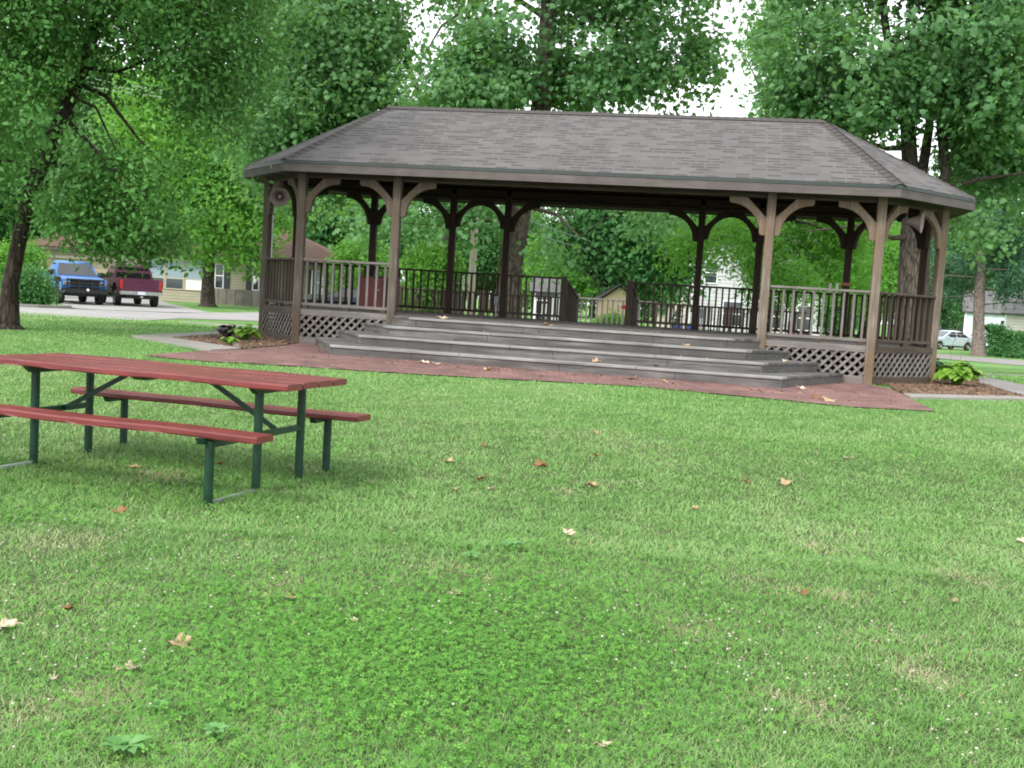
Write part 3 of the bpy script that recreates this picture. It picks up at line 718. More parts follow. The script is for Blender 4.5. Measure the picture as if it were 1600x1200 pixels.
def strip(name, pts, mat, lift=.03): return sheet(name, G(*pts), mat, lift, .5, thick=.12)
strip('concrete_edging', [(205, 526.5), (344, 519.5), (345, 523.5), (268, 529.5)], M['concrete'])
strip('concrete_edging', [(206, 527.5), (268, 530), (376, 547), (328, 550)], M['concrete'], .034)
strip('concrete_edging', [(1411, 617.5), (1440, 618.5), (1640, 622.5), (1640, 628), (1440, 623.5), (1424, 624)], M['concrete'])
strip('garden_path', [(1528, 592), (1536, 590.5), (1640, 612.5), (1640, 631), (1602, 622), (1530, 600)], M['gravel_path'], .034)
strip('side_walk', [(1524, 585.8), (1640, 588.5), (1640, 590.5), (1524, 588)], M['concrete'])
strip('side_walk', [(283, 503.3), (320, 505.5), (412, 511.5), (412, 514.5), (318, 507.2), (283, 504.6)], M['concrete'])
sheet('side_road', G((1400, 548), (1460, 553), (1600, 564), (1800, 580), (1800, 590), (1600, 572), (1460, 560), (1400, 555.5)), M['gravel_path'], .02, 2)
sheet('far_street', G((1380, 529.5), (1465, 535.5), (1600, 541), (1800, 552), (1800, 560), (1600, 549.5), (1465, 543), (1380, 538)), M['road'], .02, 3)

# ================================================================== LEAVES AND TREES
def batch_mesh(name, tpl, faces, pos, axx, axy, axz, tint, mat, parent=None):
    """many copies of a small template: pos (N,3), frames axx/axy/axz already scaled"""
    tpl = np.asarray(tpl, np.float32); k = len(tpl); N = len(pos)
    V = (pos[:, None, :] + tpl[None, :, 0, None]*axx[:, None, :] + tpl[None, :, 1, None]*axy[:, None, :] + tpl[None, :, 2, None]*axz[:, None, :]).reshape(-1, 3).astype(np.float32)
    fl = np.concatenate([np.asarray(f) for f in faces]); nl = len(fl); starts = np.cumsum([0] + [len(f) for f in faces[:-1]]); nf = len(faces)
    loops = (fl[None, :] + (np.arange(N)*k)[:, None]).ravel().astype(np.int32)
    ls = (starts[None, :] + (np.arange(N)*nl)[:, None]).ravel().astype(np.int32)
    me = bpy.data.meshes.new(name); me.vertices.add(N*k); me.loops.add(N*nl); me.polygons.add(N*nf)
    me.vertices.foreach_set('co', V.ravel()); me.loops.foreach_set('vertex_index', loops); me.polygons.foreach_set('loop_start', ls)
    a = me.attributes.new('tint', 'FLOAT', 'POINT'); a.data.foreach_set('value', np.repeat(tint, k).astype(np.float32))
    me.update(calc_edges=True)
    return link_mesh(name, me, mat, parent)
LEAF_LOBED = ([(0, 0, 0), (.10, -.30, -.05), (.22, -.56, -.14), (.42, -.34, -.04), (.60, -.46, -.10), (.66, -.20, -.02), (1, 0, -.10), (.66, .20, -.02), (.60, .46, -.10), (.42, .34, -.04), (.22, .56, -.14), (.10, .30, -.05), (.4, 0, .06)],
              [(12, 0, 1, 2, 3), (12, 3, 4, 5), (12, 5, 6, 7), (12, 7, 8, 9), (12, 9, 10, 11, 0)])
LEAF_OVAL = ([(0, 0, 0), (.35, -.30, .07), (.75, -.20, .04), (1, 0, -.06), (.75, .20, .04), (.35, .30, .07)], [(0, 1, 2, 3), (0, 3, 4, 5)])
LEAF_SLIM = ([(0, 0, 0), (.4, -.13, .03), (1, 0, -.05), (.4, .13, .03)], [(0, 1, 2), (0, 2, 3)])
def unit(v): return v/np.maximum(np.linalg.norm(v, axis=1, keepdims=True), 1e-6)
def crown_points(blobs, n_twig, rng, gap_scale=.8, gap=.42, shell=.45, seed=0, cut=None):
    vol = np.array([b[3]*b[4]*b[5]*(b[6] if len(b) > 6 else 1) for b in blobs]); vol = vol**.8; pk = rng.choice(len(blobs), n_twig*3, p=vol/vol.sum())
    B = np.array([b[:6] for b in blobs], float)[pk]
    d = unit(rng.normal(size=(len(pk), 3))); r = (shell**3 + (1 - shell**3)*rng.random(len(pk)))**(1/3)
    q = B[:, :3] + d*r[:, None]*B[:, 3:6]*(1 + .16*rng.normal(size=(len(pk), 1)))
    keep = (noise3(q, gap_scale, seed) + .5*noise3(q, gap_scale*2.3, seed + 5))/1.5 > gap
    if cut is not None: keep &= cut(q)
    q, d = q[keep][:n_twig], d[keep][:n_twig]
    return q, d
def leaves_on(q, d, per, size, rng, twig_len=.6, spread=.25, droop=.5, up=.55, tint_seed=3):
    n = len(q); out = d.copy(); out[:, 2] -= droop; out = unit(out + .5*rng.normal(size=d.shape))
    t = rng.random((n, per))*twig_len - twig_len*.3
    p = q[:, None, :] + out[:, None, :]*t[:, :, None] + rng.normal(size=(n, per, 3))*spread*np.array([1, 1, .7])
    p = p.reshape(-1, 3); o = np.repeat(d, per, 0)
    nz = unit(.45*o + np.array([0, 0, up]) + .36*np.repeat(rng.normal(size=d.shape), per, 0) + .40*rng.normal(size=p.shape))
    ax = np.cross(nz, rng.normal(size=p.shape)); ax = unit(ax + .5*o*0 + np.array([0, 0, -.45])); ay = unit(np.cross(nz, ax)); nz = np.cross(ax, ay)
    s = size*(.5 + .95*rng.random(len(p))**1.4)
    tint = .45*rng.random(len(p)) + .35*np.repeat(noise3(q, .55, tint_seed), per) + .25*np.repeat(rng.random(n), per)
    return p, ax*s[:, None], ay*s[:, None], nz*s[:, None], np.clip(tint, 0, 1)
def limb_path(a, b, rng, n=6, sag=.15, wob=.08):
    a, b = Vector(a), Vector(b); L = (b - a).length; pts = []
    off = Vector(rng.normal(size=3).tolist())*L*wob
    for i in range(n + 1):
        t = i/n; pts.append(a.lerp(b, t) + off*math.sin(math.pi*t) + Vector((0, 0, sag*L*math.sin(math.pi*t))))
    return pts
def make_tree(name, label, cat, base, trunk, limbs, blobs, bark, leafmat, leaf=LEAF_OVAL, size=.1, twigs=800, per=24, seed=1, gap=.42, gap_scale=.8, shell=.45, twig_len=.6, spread=.25, droop=.5, up=.55, nb=50, group=None, flare=1.6, cut=None):
    """trunk: [(point, radius)...]; limbs: [[(point, radius)...]...]; all in world space"""
    rng = np.random.default_rng(seed); base = Vector(base)
    e = empty(name, base, 0, label, cat, group)
    L = lambda p: Vector(p) - base
    m = MB(); pts, rad = [], []
    tp = [(Vector(p), r) for p, r in trunk]
    pts.append(L(tp[0][0]) - Vector((0, 0, .4))); rad.append(tp[0][1]*flare*1.1)
    for i, (p, r) in enumerate(tp):
        pts.append(L(p)); rad.append(r*(flare if i == 0 else 1))
        if i == 0: pts.append(L(p.lerp(tp[1][0], .12))); rad.append(r*1.12)
    m.tube(pts, rad, 14)
    # root flare
    nodes = [(L(p), r) for p, r in tp[1:]]
    for lb in limbs:
        m.tube([L(p) for p, r in lb], [r for p, r in lb], 9); nodes += [(L(p), r) for p, r in lb[1:]]
    q, d = crown_points(blobs, twigs, rng, gap_scale, gap, shell, seed, cut)
    idx = rng.choice(len(q), min(nb, len(q)), replace=False)
    for i in idx:
        t = L(q[i]); cand = [(p, r) for p, r in nodes if p.z < t.z + 1.0] or nodes
        p, r = min(cand, key=lambda c: (c[0] - t).length)
        if (p - t).length < .3: continue
        path = limb_path(p, t, rng, 5, .08, .09); r0 = min(r*.5, .012*(t - p).length + .012)
        m.tube(path, [r0*(1 - .85*k/5) for k in range(6)], 5, False)
        nodes.append((path[3], r0*.5))
    m.build('trunk', bark, e, smooth=True)
    p, ax, ay, az, tint = leaves_on(q, d, per, size, rng, twig_len, spread, droop, up, seed + 9)
    batch_mesh('crown', *leaf, p - np.array(base), ax, ay, az, tint, leafmat, e)
    return e
ML = {}
ML['elm'] = mat_leaf('elm_leaves', (0.040, 0.145, 0.028), (0.114, 0.296, 0.068))
ML['syc'] = mat_leaf('sycamore_leaves', (0.053, 0.148, 0.060), (0.140, 0.288, 0.113), trans=(0.293, 0.574, 0.060), tfac=0.41)
ML['syc_bright'] = mat_leaf('broad_bright_leaves', (0.060, 0.203, 0.033), (0.174, 0.389, 0.074), trans=(0.334, 0.643, 0.060), tfac=0.48)
ML['deep'] = mat_leaf('deep_green_leaves', (0.047, 0.173, 0.059), (0.132, 0.329, 0.103), tfac=0.33)
ML['fresh'] = mat_leaf('fresh_green_leaves', (0.069, 0.206, 0.031), (0.163, 0.379, 0.070), trans=(0.274, 0.569, 0.056), tfac=0.53)
ML['mid'] = mat_leaf('mid_green_leaves', (0.040, 0.145, 0.038), (0.114, 0.270, 0.074), tfac=0.41)
ML['shrub'] = mat_leaf('shrub_leaves', (0.038, 0.145, 0.042), (0.114, 0.296, 0.083), tfac=0.33)
ML['hosta'] = mat_leaf('hosta_leaves', (0.120, 0.277, 0.030), (0.240, 0.429, 0.060), trans=(0.282, 0.444, 0.040), tfac=0.33)
ML['hosta_dark'] = mat_leaf('blue_green_leaves', (0.022, 0.066, 0.034), (0.048, 0.12, 0.06), tfac=.15)
ML['purple'] = mat_leaf('purple_black_leaves', (0.014, 0.01, 0.012), (0.036, 0.022, 0.026), trans=(0.036, 0.012, 0.012), tfac=.1)
ML['needle'] = mat_leaf('spruce_needles', (0.024, 0.084, 0.041), (0.065, 0.162, 0.085), tfac=.15)

# ================================================================== TREES OF THE PLACE
def B(px, py, d, rx, ry, rd=None, w=1.0):
    c = atd(px, py, d); k = d/CAM_F
    return (c.x, c.y, c.z, rx*k, rd if rd else (rx + ry)*.5*k, ry*k, w)
def T(px, py, d, r): return (atd(px, py, d), r)
# leaning elm on the left
b0 = at(12, 514); d = b0.y
make_tree('elm_tree', 'leaning dark-trunked tree with small leaves at the left edge of the lawn', 'tree', b0,
    [(b0, .17), T(16, 445, d, .135), T(27, 390, d, .125), T(43, 315, d, .12), T(72, 240, d, .115), T(105, 165, d+.2, .11), T(134, 98, d+.4, .10), T(150, 40, d+.5, .085), T(175, -60, d+.5, .06)],
    [[T(120, 130, d+.3, .05), T(165, 150, d, .035), T(215, 215, d-.4, .022), T(262, 265, d-.6, .010)],
     [T(132, 105, d+.4, .045), T(185, 112, d+.2, .03), T(250, 85, d, .02), T(320, 75, d-.3, .010)],
     [T(116, 140, d, .04), T(75, 95, d-.3, .03), T(20, 60, d-.8, .015)],
     [T(112, 150, d, .03), T(150, 168, d-.2, .022), T(178, 228, d-.4, .012), T(195, 260, d-.5, .007)],
     [T(98, 180, d, .045), T(150, 235, d-.8, .03), T(205, 300, d-1.2, .015)],
     [T(60, 270, d, .04), T(10, 250, d-.6, .03), T(-60, 260, d-1, .015)]],
    [B(160, 40, d, 200, 120, 2.2), B(-70, 110, d, 170, 170, 2.4), B(300, 90, d+.5, 130, 105, 1.9), B(60, 190, d-.8, 150, 95, 1.6), B(215, 300, d-.6, 135, 62, 1.4), B(85, 320, d-.5, 85, 48, 1.2), B(300, 265, d, 110, 70, 1.3), B(150, -90, d, 330, 130, 3), B(395, 130, d+1, 80, 90, 1.4), B(210, 360, d-.2, 80, 28, .8, 2), B(105, 345, d-.3, 80, 26, .8, 2.5), B(150, 335, d-.8, 120, 34, .9, 2)],
    M['bark_dark'], ML['elm'], LEAF_OVAL, .088, 3600, 26, 11, gap=.43, gap_scale=.75, twig_len=.55, spread=.16, droop=.7, nb=110, flare=1.75, cut=thin((97, 70, 158, 205, .86, 29), (150, 105, 275, 232, .58, 40), (62, 396, 300, 500, .9, 40), (392, 235, 640, 460, 1, 40)))
# tree on the house lawn across the street
d = 59.0; b0 = on_ground(325, d)
make_tree('maple_tree', 'broad bright-leaved tree on the lawn of the tan ranch house across the street', 'tree', b0,
    [(b0, .36), T(325, 440, d, .33), T(327, 400, d, .30), T(332, 350, d, .26), T(335, 270, d, .2), T(338, 180, d, .12)],
    [[T(330, 375, d, .16), T(285, 320, d, .1), T(240, 270, d, .05)], [T(332, 350, d, .16), T(375, 310, d, .1), T(420, 270, d, .05)]],
    [B(325, 265, d, 115, 100, 4), B(265, 300, d-1, 55, 60, 2.5), B(385, 320, d-1, 60, 85, 2.5), B(325, 355, d-2, 75, 55, 2.4), B(300, 190, d, 120, 90, 4), B(410, 400, d-1, 25, 28, 1.2)],
    M['bark_grey'], ML['syc_bright'], LEAF_OVAL, .26, 1500, 24, 12, gap=.40, gap_scale=.32, twig_len=1.1, spread=.45, droop=.7, nb=40, cut=thin((228, 402, 318, 470, .9, 90)))
# big sycamore behind the middle of the gazebo
d = 33.5; b0 = on_ground(792, d)
make_tree('sycamore_tree', 'tall sycamore whose thick trunk rises behind the middle of the gazebo roof', 'tree', b0,
    [(b0, .42), T(795, 450, d, .38), T(800, 400, d, .36), T(812, 330, d, .345), T(830, 240, d, .325), T(847, 160, d, .30), T(853, 90, d, .275), T(857, 20, d, .25), T(862, -100, d, .18)],
    [[T(850, 95, d, .08), T(815, 118, d-.3, .05), T(790, 135, d-.6, .03), T(760, 150, d-.8, .012)],
     [T(853, 70, d, .08), T(920, 30, d-.5, .045), T(1010, 20, d-1, .02)], [T(851, 120, d, .06), T(940, 110, d-1, .035), T(1050, 115, d-1.8, .012)],
     [T(812, 335, d, .1), T(760, 345, d-.5, .06), T(680, 352, d-1.2, .03)], [T(815, 320, d, .08), T(870, 335, d-.6, .05), T(905, 370, d-1, .02)],
     [T(856, 30, d, .1), T(780, -20, d, .07), T(690, 40, d, .04), T(655, 100, d, .02)]],
    [B(790, 65, d-.6, 105, 78, 2.4), B(960, 60, d-.8, 130, 82, 2.5), B(1050, 110, d-1, 78, 52, 1.6), B(870, -85, d, 290, 110, 3.6), B(735, 140, d-1, 80, 40, 1.7, 3.5), B(775, 105, d-1.4, 50, 55, 1.5, 4), B(715, 110, d-1.2, 40, 35, 1.2, 5), B(690, 160, d+2, 60, 30, 1.4, 4), B(1110, 60, d-1, 40, 60, 1, 2), B(890, 120, d+1.5, 40, 50, 1, 3), B(930, 140, d-.5, 75, 38, 1.6), B(640, 350, d-1, 100, 34, 1.2), B(740, 318, d-1, 80, 26, 1.0), B(868, 362, d-.6, 42, 66, .9), B(560, 335, d, 70, 36, 1.2), B(1030, 350, d+1, 45, 24, .8)],
    M['bark_grey'], ML['syc'], LEAF_LOBED, .155, 1900, 26, 13, gap=.47, gap_scale=.75, twig_len=.8, spread=.30, droop=.5, nb=90, flare=1.3, cut=thin((805, 60, 895, 178, .86, 33.6), (815, 0, 893, 60, .72, 33.6), (632, 5, 716, 100, .97, 60), (1000, 120, 1150, 200, .45, 60), (800, 20, 838, 90, .85, 60), (1108, 0, 1190, 212, .95, 60), (1060, 0, 1120, 60, .4, 60)))
# second sycamore, left behind the gazebo
d = 40.0; b0 = on_ground(708, d)
make_tree('sycamore_tree', 'wide sycamore filling the space above the left end of the gazebo roof', 'tree', b0,
    [(b0, .30), T(706, 420, d, .26), T(690, 300, d, .22), T(672, 210, d, .15), T(650, 130, d, .09), T(610, 40, d, .05)],
    [[T(690, 300, d, .14), T(620, 210, d-1, .09), T(540, 130, d-2, .05), T(470, 60, d-2, .03)], [T(670, 200, d, .12), T(600, 120, d, .08), T(540, 20, d, .04)], [T(700, 330, d, .1), T(600, 290, d-1, .07), T(500, 250, d-2, .04)]],
    [B(520, 70, d-1, 120, 85, 3), B(450, 160, d-1, 95, 85, 2.4), B(570, 160, d-1, 90, 62, 2.2), B(620, 50, d, 48, 52, 1.6), B(500, -60, d, 200, 90, 3.4), B(470, 260, d, 85, 60, 2), B(560, 250, d+1, 90, 60, 2), B(700, 185, d+1, 90, 40, 1.6)],
    M['bark_grey'], ML['syc'], LEAF_LOBED, .165, 2000, 26, 14, gap=.46, gap_scale=.5, twig_len=.9, spread=.34, droop=.5, nb=70, cut=thin((630, 4, 718, 98, .96, 80)))
# many-stemmed sycamore on the right
d = 28.0; b0 = on_ground(1425, d)
make_tree('sycamore_tree', 'heavy forked sycamore behind the right end of the gazebo', 'tree', b0,
    [(b0, .46), T(1426, 480, d, .40), T(1428, 420, d, .37), T(1430, 375, d, .37), T(1428, 330, d, .27), T(1422, 260, d, .20), T(1418, 190, d, .18), T(1404, 130, d, .14), T(1385, 50, d, .1), T(1370, -60, d, .07)],
    [[T(1434, 390, d, .26), T(1446, 345, d, .20), T(1441, 270, d+.3, .14), T(1452, 200, d+.4, .11), T(1456, 120, d+.4, .08), T(1470, 0, d+.4, .05)],
     [T(1440, 380, d, .2), T(1462, 330, d, .16), T(1478, 270, d-.3, .13), T(1470, 190, d-.4, .11), T(1490, 90, d-.6, .08), T(1520, 0, d-.8, .05)],
     [T(1420, 230, d, .09), T(1385, 232, d-.4, .06), T(1350, 220, d-.8, .035), T(1310, 215, d-1, .02)],
     [T(1416, 180, d, .09), T(1370, 160, d-1, .06), T(1290, 150, d-1.8, .03)], [T(1474, 230, d, .08), T(1530, 190, d-.8, .06), T(1600, 160, d-1.2, .03)],
     [T(1425, 370, d, .09), T(1395, 372, d-.3, .06), T(1340, 352, d-.6, .035), T(1260, 362, d-1, .015)], [T(1456, 300, d, .08), T(1530, 280, d-1, .05), T(1600, 270, d-1.5, .03)]],
    [B(1320, 120, d-1, 120, 80, 2.2), B(1440, 60, d-1, 150, 95, 2.4), B(1560, 130, d-1, 110, 125, 2.2), B(1265, 70, d-.5, 70, 70, 1.5), B(1420, -90, d, 250, 100, 3), B(1545, 330, d-1, 80, 50, 1.3), B(1590, 260, d-.6, 45, 60, 1.3), B(1360, 200, d-.5, 62, 26, .9), B(1500, 215, d, 45, 50, 1), B(1660, 150, d, 80, 170, 2), B(1250, 150, d, 60, 36, 1), B(1500, 320, d+.5, 45, 40, .9)],
    M['bark_grey'], ML['syc'], LEAF_LOBED, .14, 2900, 26, 15, gap=.47, gap_scale=.75, twig_len=.7, spread=.26, droop=.5, nb=110, flare=1.25, cut=thin((1090, 0, 1172, 210, .97, 60), (1388, 165, 1490, 335, .90, 60), (1340, 180, 1400, 235, .6, 60), (1395, 110, 1440, 170, .7, 28.2)))
# feathery tree between the sycamores
d = 44.0; b0 = on_ground(1196, d)
make_tree('locust_tree', 'feathery bright green tree in front of the white house', 'tree', b0,
    [(b0, .24), T(1196, 470, d, .2), T(1200, 400, d, .17), T(1205, 320, d, .13), T(1215, 200, d, .09), T(1225, 80, d, .06)],
    [[T(1200, 400, d, .09), T(1150, 370, d-1, .05), T(1090, 380, d-1.5, .02)], [T(1204, 340, d, .08), T(1270, 350, d-1, .05), T(1330, 380, d-1.5, .02)], [T(1210, 250, d, .06), T(1190, 140, d, .04), T(1165, 90, d, .02)]],
    [B(1150, 375, d-1, 85, 48, 2), B(1250, 385, d-1, 85, 55, 2), B(1215, 430, d-1.5, 62, 38, 1.5), B(1320, 410, d, 55, 50, 1.5), B(1068, 385, d-1, 26, 30, 1.0), B(1235, 110, d, 58, 92, 1.8), B(1205, 40, d, 45, 70, 1.5), B(1285, 160, d, 45, 50, 1.5), B(1280, 330, d, 120, 50, 2)],
    M['bark_dark'], ML['fresh'], LEAF_SLIM, .24, 1500, 30, 16, gap=.43, gap_scale=.5, twig_len=1.1, spread=.22, droop=1.0, nb=60, up=.35, cut=thin((1076, 402, 1160, 480, .97, 60), (1095, 0, 1172, 205, .95, 80)))
# dark leaning tree seen through the gazebo
d = 52.0; b0 = on_ground(978, d)
make_tree('mulberry_tree', 'dark leaning tree seen through the back opening of the gazebo', 'tree', b0,
    [(b0, .36), T(972, 470, d, .32), T(950, 445, d, .28), T(920, 418, d, .22), T(890, 392, d, .15), T(860, 350, d, .1)],
    [[T(965, 462, d, .24), T(985, 420, d, .18), T(1010, 370, d, .12), T(1030, 300, d, .07)], [T(940, 436, d, .15), T(960, 390, d, .1), T(960, 320, d, .05)]],
    [B(1000, 385, d, 90, 60, 3), B(930, 355, d, 75, 48, 2.6), B(1050, 425, d-1, 40, 38, 1.6), B(980, 310, d, 140, 55, 3), B(1080, 330, d, 70, 50, 2), B(985, 432, d+2, 50, 24, 1.4)],
    M['bark_dark'], ML['deep'], LEAF_OVAL, .24, 1500, 24, 17, gap=.38, gap_scale=.4, twig_len=1.0, spread=.36, droop=.6, nb=50)
# spruce with bare lower branches
b0 = at(1528, 556); d = b0.y
sp = [[T(1531, 392 + 14*i, d, .05), T(1531 + s*(40 + 25*((i*7) % 4)/3), 388 + 14*i + 6*((i*5) % 3), d - 1.2*s*((i % 3) - 1), .025), T(1531 + s*(85 + 25*((i*3) % 4)), 398 + 14*i + 14*((i*3) % 3), d - 2*s*((i % 3) - 1), .008)] for i, s in enumerate((1, -1, 1, -1, 1, -1, 1))]
make_tree('spruce_tree', 'straight grey-trunked spruce with bare lower branches beside the far sedan', 'tree', b0,
    [(b0, .36), T(1529, 510, d, .33), T(1531, 440, d, .30), T(1533, 380, d, .26), T(1537, 300, d, .2), T(1541, 200, d, .14), T(1548, 60, d, .06)], sp,
    [B(1535, 345, d, 90, 40, 2.6), B(1545, 270, d, 85, 55, 2.5), B(1545, 180, d, 65, 65, 2), B(1550, 80, d, 45, 70, 1.4), B(1490, 400, d, 50, 22, 1.6), B(1585, 400, d, 45, 24, 1.6), B(1592, 432, d-1, 34, 26, 1.4, 2), B(1490, 440, d+2, 32, 22, 1.4, 1.5)],
    M['bark_spruce'], ML['needle'], LEAF_SLIM, .30, 1300, 30, 18, gap=.42, gap_scale=.5, twig_len=1.3, spread=.16, droop=.6, nb=110, up=.3)
# smaller trees and shrubs at middle distance
def blob_tree(name, label, cat, px, d, top, wid, mat, leaf, size, twigs, seed, bot=None, r=.12, group=None, per=24, gap=.4, bark='bark_dark', gsc=.5):
    b = on_ground(px, d); hz = 600 + CAM_F*math.tan(CAM_P) + (px - 800)*.0615
    k = d/CAM_F; ztop = CAM_H + (hz - top)*k; zbot = b.z + (.25 if bot is None else bot)
    zc = (ztop + zbot)/2; rz = (ztop - zbot)/2; rx = wid*k
    rg = random.Random(seed)
    bl = [(b.x, b.y, zc, rx*.8, rx*.8, rz*.9)]
    for i in range(6):
        a = i*1.05 + rg.random(); bl.append((b.x + rx*.5*math.cos(a), b.y + rx*.5*math.sin(a), zc + rz*rg.uniform(-.45, .55), rx*.55, rx*.55, rz*.48))
    top_ = Vector((b.x, b.y, zc + rz*.5))
    return make_tree(name, label, cat, b, [(b, r), ((b.x + .05, b.y, (b.z + zc)/2), r*.85), (top_, r*.4)], [], bl, M[bark], mat, leaf, size, twigs, per, seed, gap=gap, gap_scale=gsc, twig_len=size*3.2, spread=size*1.5, nb=30, group=group)
blob_tree('shrub', 'rounded dark green bush by the kerb in front of the blue pickup', 'bush', 46, 42.8, 419, 33, ML['shrub'], LEAF_OVAL, .10, 620, 31, bot=.05, r=.04, gap=.30, gsc=1.2)
blob_tree('shrub', 'tall pale green bush against the left end of the tan house', 'bush', 22, 58, 378, 42, ML['fresh'], LEAF_OVAL, .16, 420, 32, bot=.1, r=.05, gap=.36)
blob_tree('shrub', 'light green airy shrub seen between two back posts of the gazebo', 'bush', 668, 40, 376, 42, ML['fresh'], LEAF_OVAL, .13, 700, 33, bot=.05, r=.05, gap=.33, gsc=.9)
blob_tree('garden_tree', 'small bright tree right of the tan house corner', 'tree', 560, 60, 366, 42, ML['fresh'], LEAF_OVAL, .20, 600, 34, bot=.6, r=.1)
blob_tree('garden_tree', 'dark rounded tree behind the pale-roofed outbuilding', 'tree', 628, 84, 330, 58, ML['deep'], LEAF_OVAL, .32, 700, 35, bot=1, r=.2)
blob_tree('garden_tree', 'yellow-green tree behind the picket ramp near the thick sycamore trunk', 'tree', 872, 62, 366, 50, ML['fresh'], LEAF_OVAL, .22, 640, 36, bot=.5, r=.12)
blob_tree('garden_tree', 'bright round tree behind the right front railing of the gazebo', 'tree', 1352, 62, 350, 66, ML['fresh'], LEAF_OVAL, .20, 900, 37, bot=1.6, r=.16)
blob_tree('garden_tree', 'green tree behind the pale blue sedan', 'tree', 1478, 112, 380, 55, ML['mid'], LEAF_OVAL, .36, 800, 38, bot=2.6, r=.2)
blob_tree('shrub', 'dark shrub under the white house wall behind the right gazebo rail', 'bush', 1305, 54, 455, 24, ML['deep'], LEAF_OVAL, .14, 260, 39, bot=.05, r=.04, gap=.3)
blob_tree('shrub', 'leafy green bush at the foot of the beige shed', 'bush', 958, 44, 489, 20, ML['fresh'], LEAF_OVAL, .10, 160, 40, bot=.02, r=.03, gap=.3)
blob_tree('shrub', 'low dark bush beside the green garage behind the left back rail', 'bush', 655, 47, 452, 26, ML['mid'], LEAF_OVAL, .13, 260, 41, bot=.02, r=.03, gap=.3)
# clipped hedges by the cream house
def hedge(px0, px1, d, h, dep, label, seed):
    a, b = on_ground(px0, d), on_ground(px1, d); e = empty('hedge', (a + b)/2, 0, label, 'hedge'); rng = np.random.default_rng(seed)
    n = int(1500*(b.x - a.x)*h/4) + 500; q = np.stack([rng.uniform(-.5, .5, n)*(b.x - a.x), rng.uniform(-.5, .5, n)*dep, rng.random(n)**.8*h], 1)
    face = rng.integers(0, 3, n); q[face == 0, 1] = -dep/2; q[face == 1, 2] = h
    q += rng.normal(size=q.shape)*.05; dd = unit(np.stack([q[:, 0]*.3, q[:, 1], q[:, 2] - h*.4], 1))
    p, ax, ay, az, t = leaves_on(q, dd, 5, .13, rng, .2, .07, .1, .4, seed)
    m = MB()
    for i in range(max(2, int((b.x - a.x)/.5))): x = a.x + (i + .5)*.5 - (a.x + b.x)/2; m.tube([(x, 0, -.3), (x + .03, 0, h*.7)], .025, 5)
    m.build('stems', M['bark_dark'], e); batch_mesh('foliage', *LEAF_OVAL, p, ax, ay, az, t, ML['deep'], e)
hedge(1541, 1562, 68, 1.75, 1.1, 'tall clipped hedge left of the cream house corner', 51)
hedge(1563, 1573, 67.4, 1.45, .9, 'short narrow clipped hedge between two bigger hedges', 52)
hedge(1577, 1660, 67, 1.45, 1.0, 'long clipped hedge under the cream house wall', 53)

# belt of trees closing off the background; three grown once, then copied
far = []
for i, (mat, sz) in enumerate(((ML['mid'], .40), (ML['deep'], .38), (ML['syc'], .42))):
    b = Vector((0, 0, 0)); rg = random.Random(60 + i); bl = [(0, 0, 9, 4.2, 4.2, 5.5)]
    for k in range(9): a = k*.75; bl.append((4.2*math.cos(a)*rg.uniform(.6, 1.1), 4.2*math.sin(a)*rg.uniform(.6, 1.1), rg.uniform(3.6, 14), rg.uniform(2, 3.4), rg.uniform(2, 3.4), rg.uniform(1.8, 3)))
    e = make_tree('background_tree', 'x', 'tree', b, [((0, 0, 0), .4), ((.2, 0, 4), .34), ((.1, .2, 9), .22), ((0, 0, 14), .1)], [], bl, M['bark_grey'], mat, LEAF_OVAL, sz, 1900, 22, 70 + i, gap=.37, gap_scale=.25, twig_len=1.6, spread=.65, nb=40, group='trees closing off the background')
    far.append(e)
FT = [(-60, 88, 1.15, 0, 'tall tree behind the left end of the tan house roof'), (95, 92, 1.25, 1, 'dark tree behind the garage of the tan house'), (215, 86, 1.1, 2, 'grey-green tree behind the ridge of the tan house'), (345, 95, 1.3, 0, 'tall tree behind the maple on the house lawn'), (455, 90, 1.0, 1, 'dark tree behind the right end of the tan house'),
      (530, 105, .8, 2, 'tree far behind the tan house corner, left of the small bright tree'), (615, 120, .75, 0, 'distant tree above the pale-roofed outbuilding'), (720, 108, .72, 1, 'distant dark tree left of the utility pole'), (770, 118, .78, 2, 'distant tree just right of the utility pole'), (850, 104, .65, 0, 'distant tree behind the thick sycamore trunk'), (925, 112, .72, 1, 'distant dark tree left of the leaning trunk'), (1010, 100, .66, 2, 'distant tree behind the dark leaning tree'),
      (1085, 110, .72, 0, 'distant tree at the left of the white house'), (1180, 112, .75, 1, 'distant dark tree behind the white house'), (1265, 105, .66, 2, 'distant tree right of the white house gable'), (1345, 115, .8, 0, 'distant tree behind the bright round tree'), (1420, 108, .82, 1, 'distant dark tree behind the forked sycamore'), (1505, 140, 1.0, 2, 'distant tree over the pale blue house roof'), (1590, 118, .95, 0, 'distant tree above the cream house'), (1680, 110, 1.0, 1, 'tree behind the cream house beyond the right edge'), (-190, 95, 1.2, 2, 'tree beyond the left edge behind the street')]
used = [False]*3
for i, (px, d, sc, k, lab) in enumerate(FT):
    o = far[k] if not used[k] else copy_tree(far[k]); used[k] = True
    o.location = on_ground(px, d); o.rotation_euler = (0, 0, i*1.7); o.scale = (sc, sc, sc*random.uniform(.92, 1.08)); o['label'] = lab

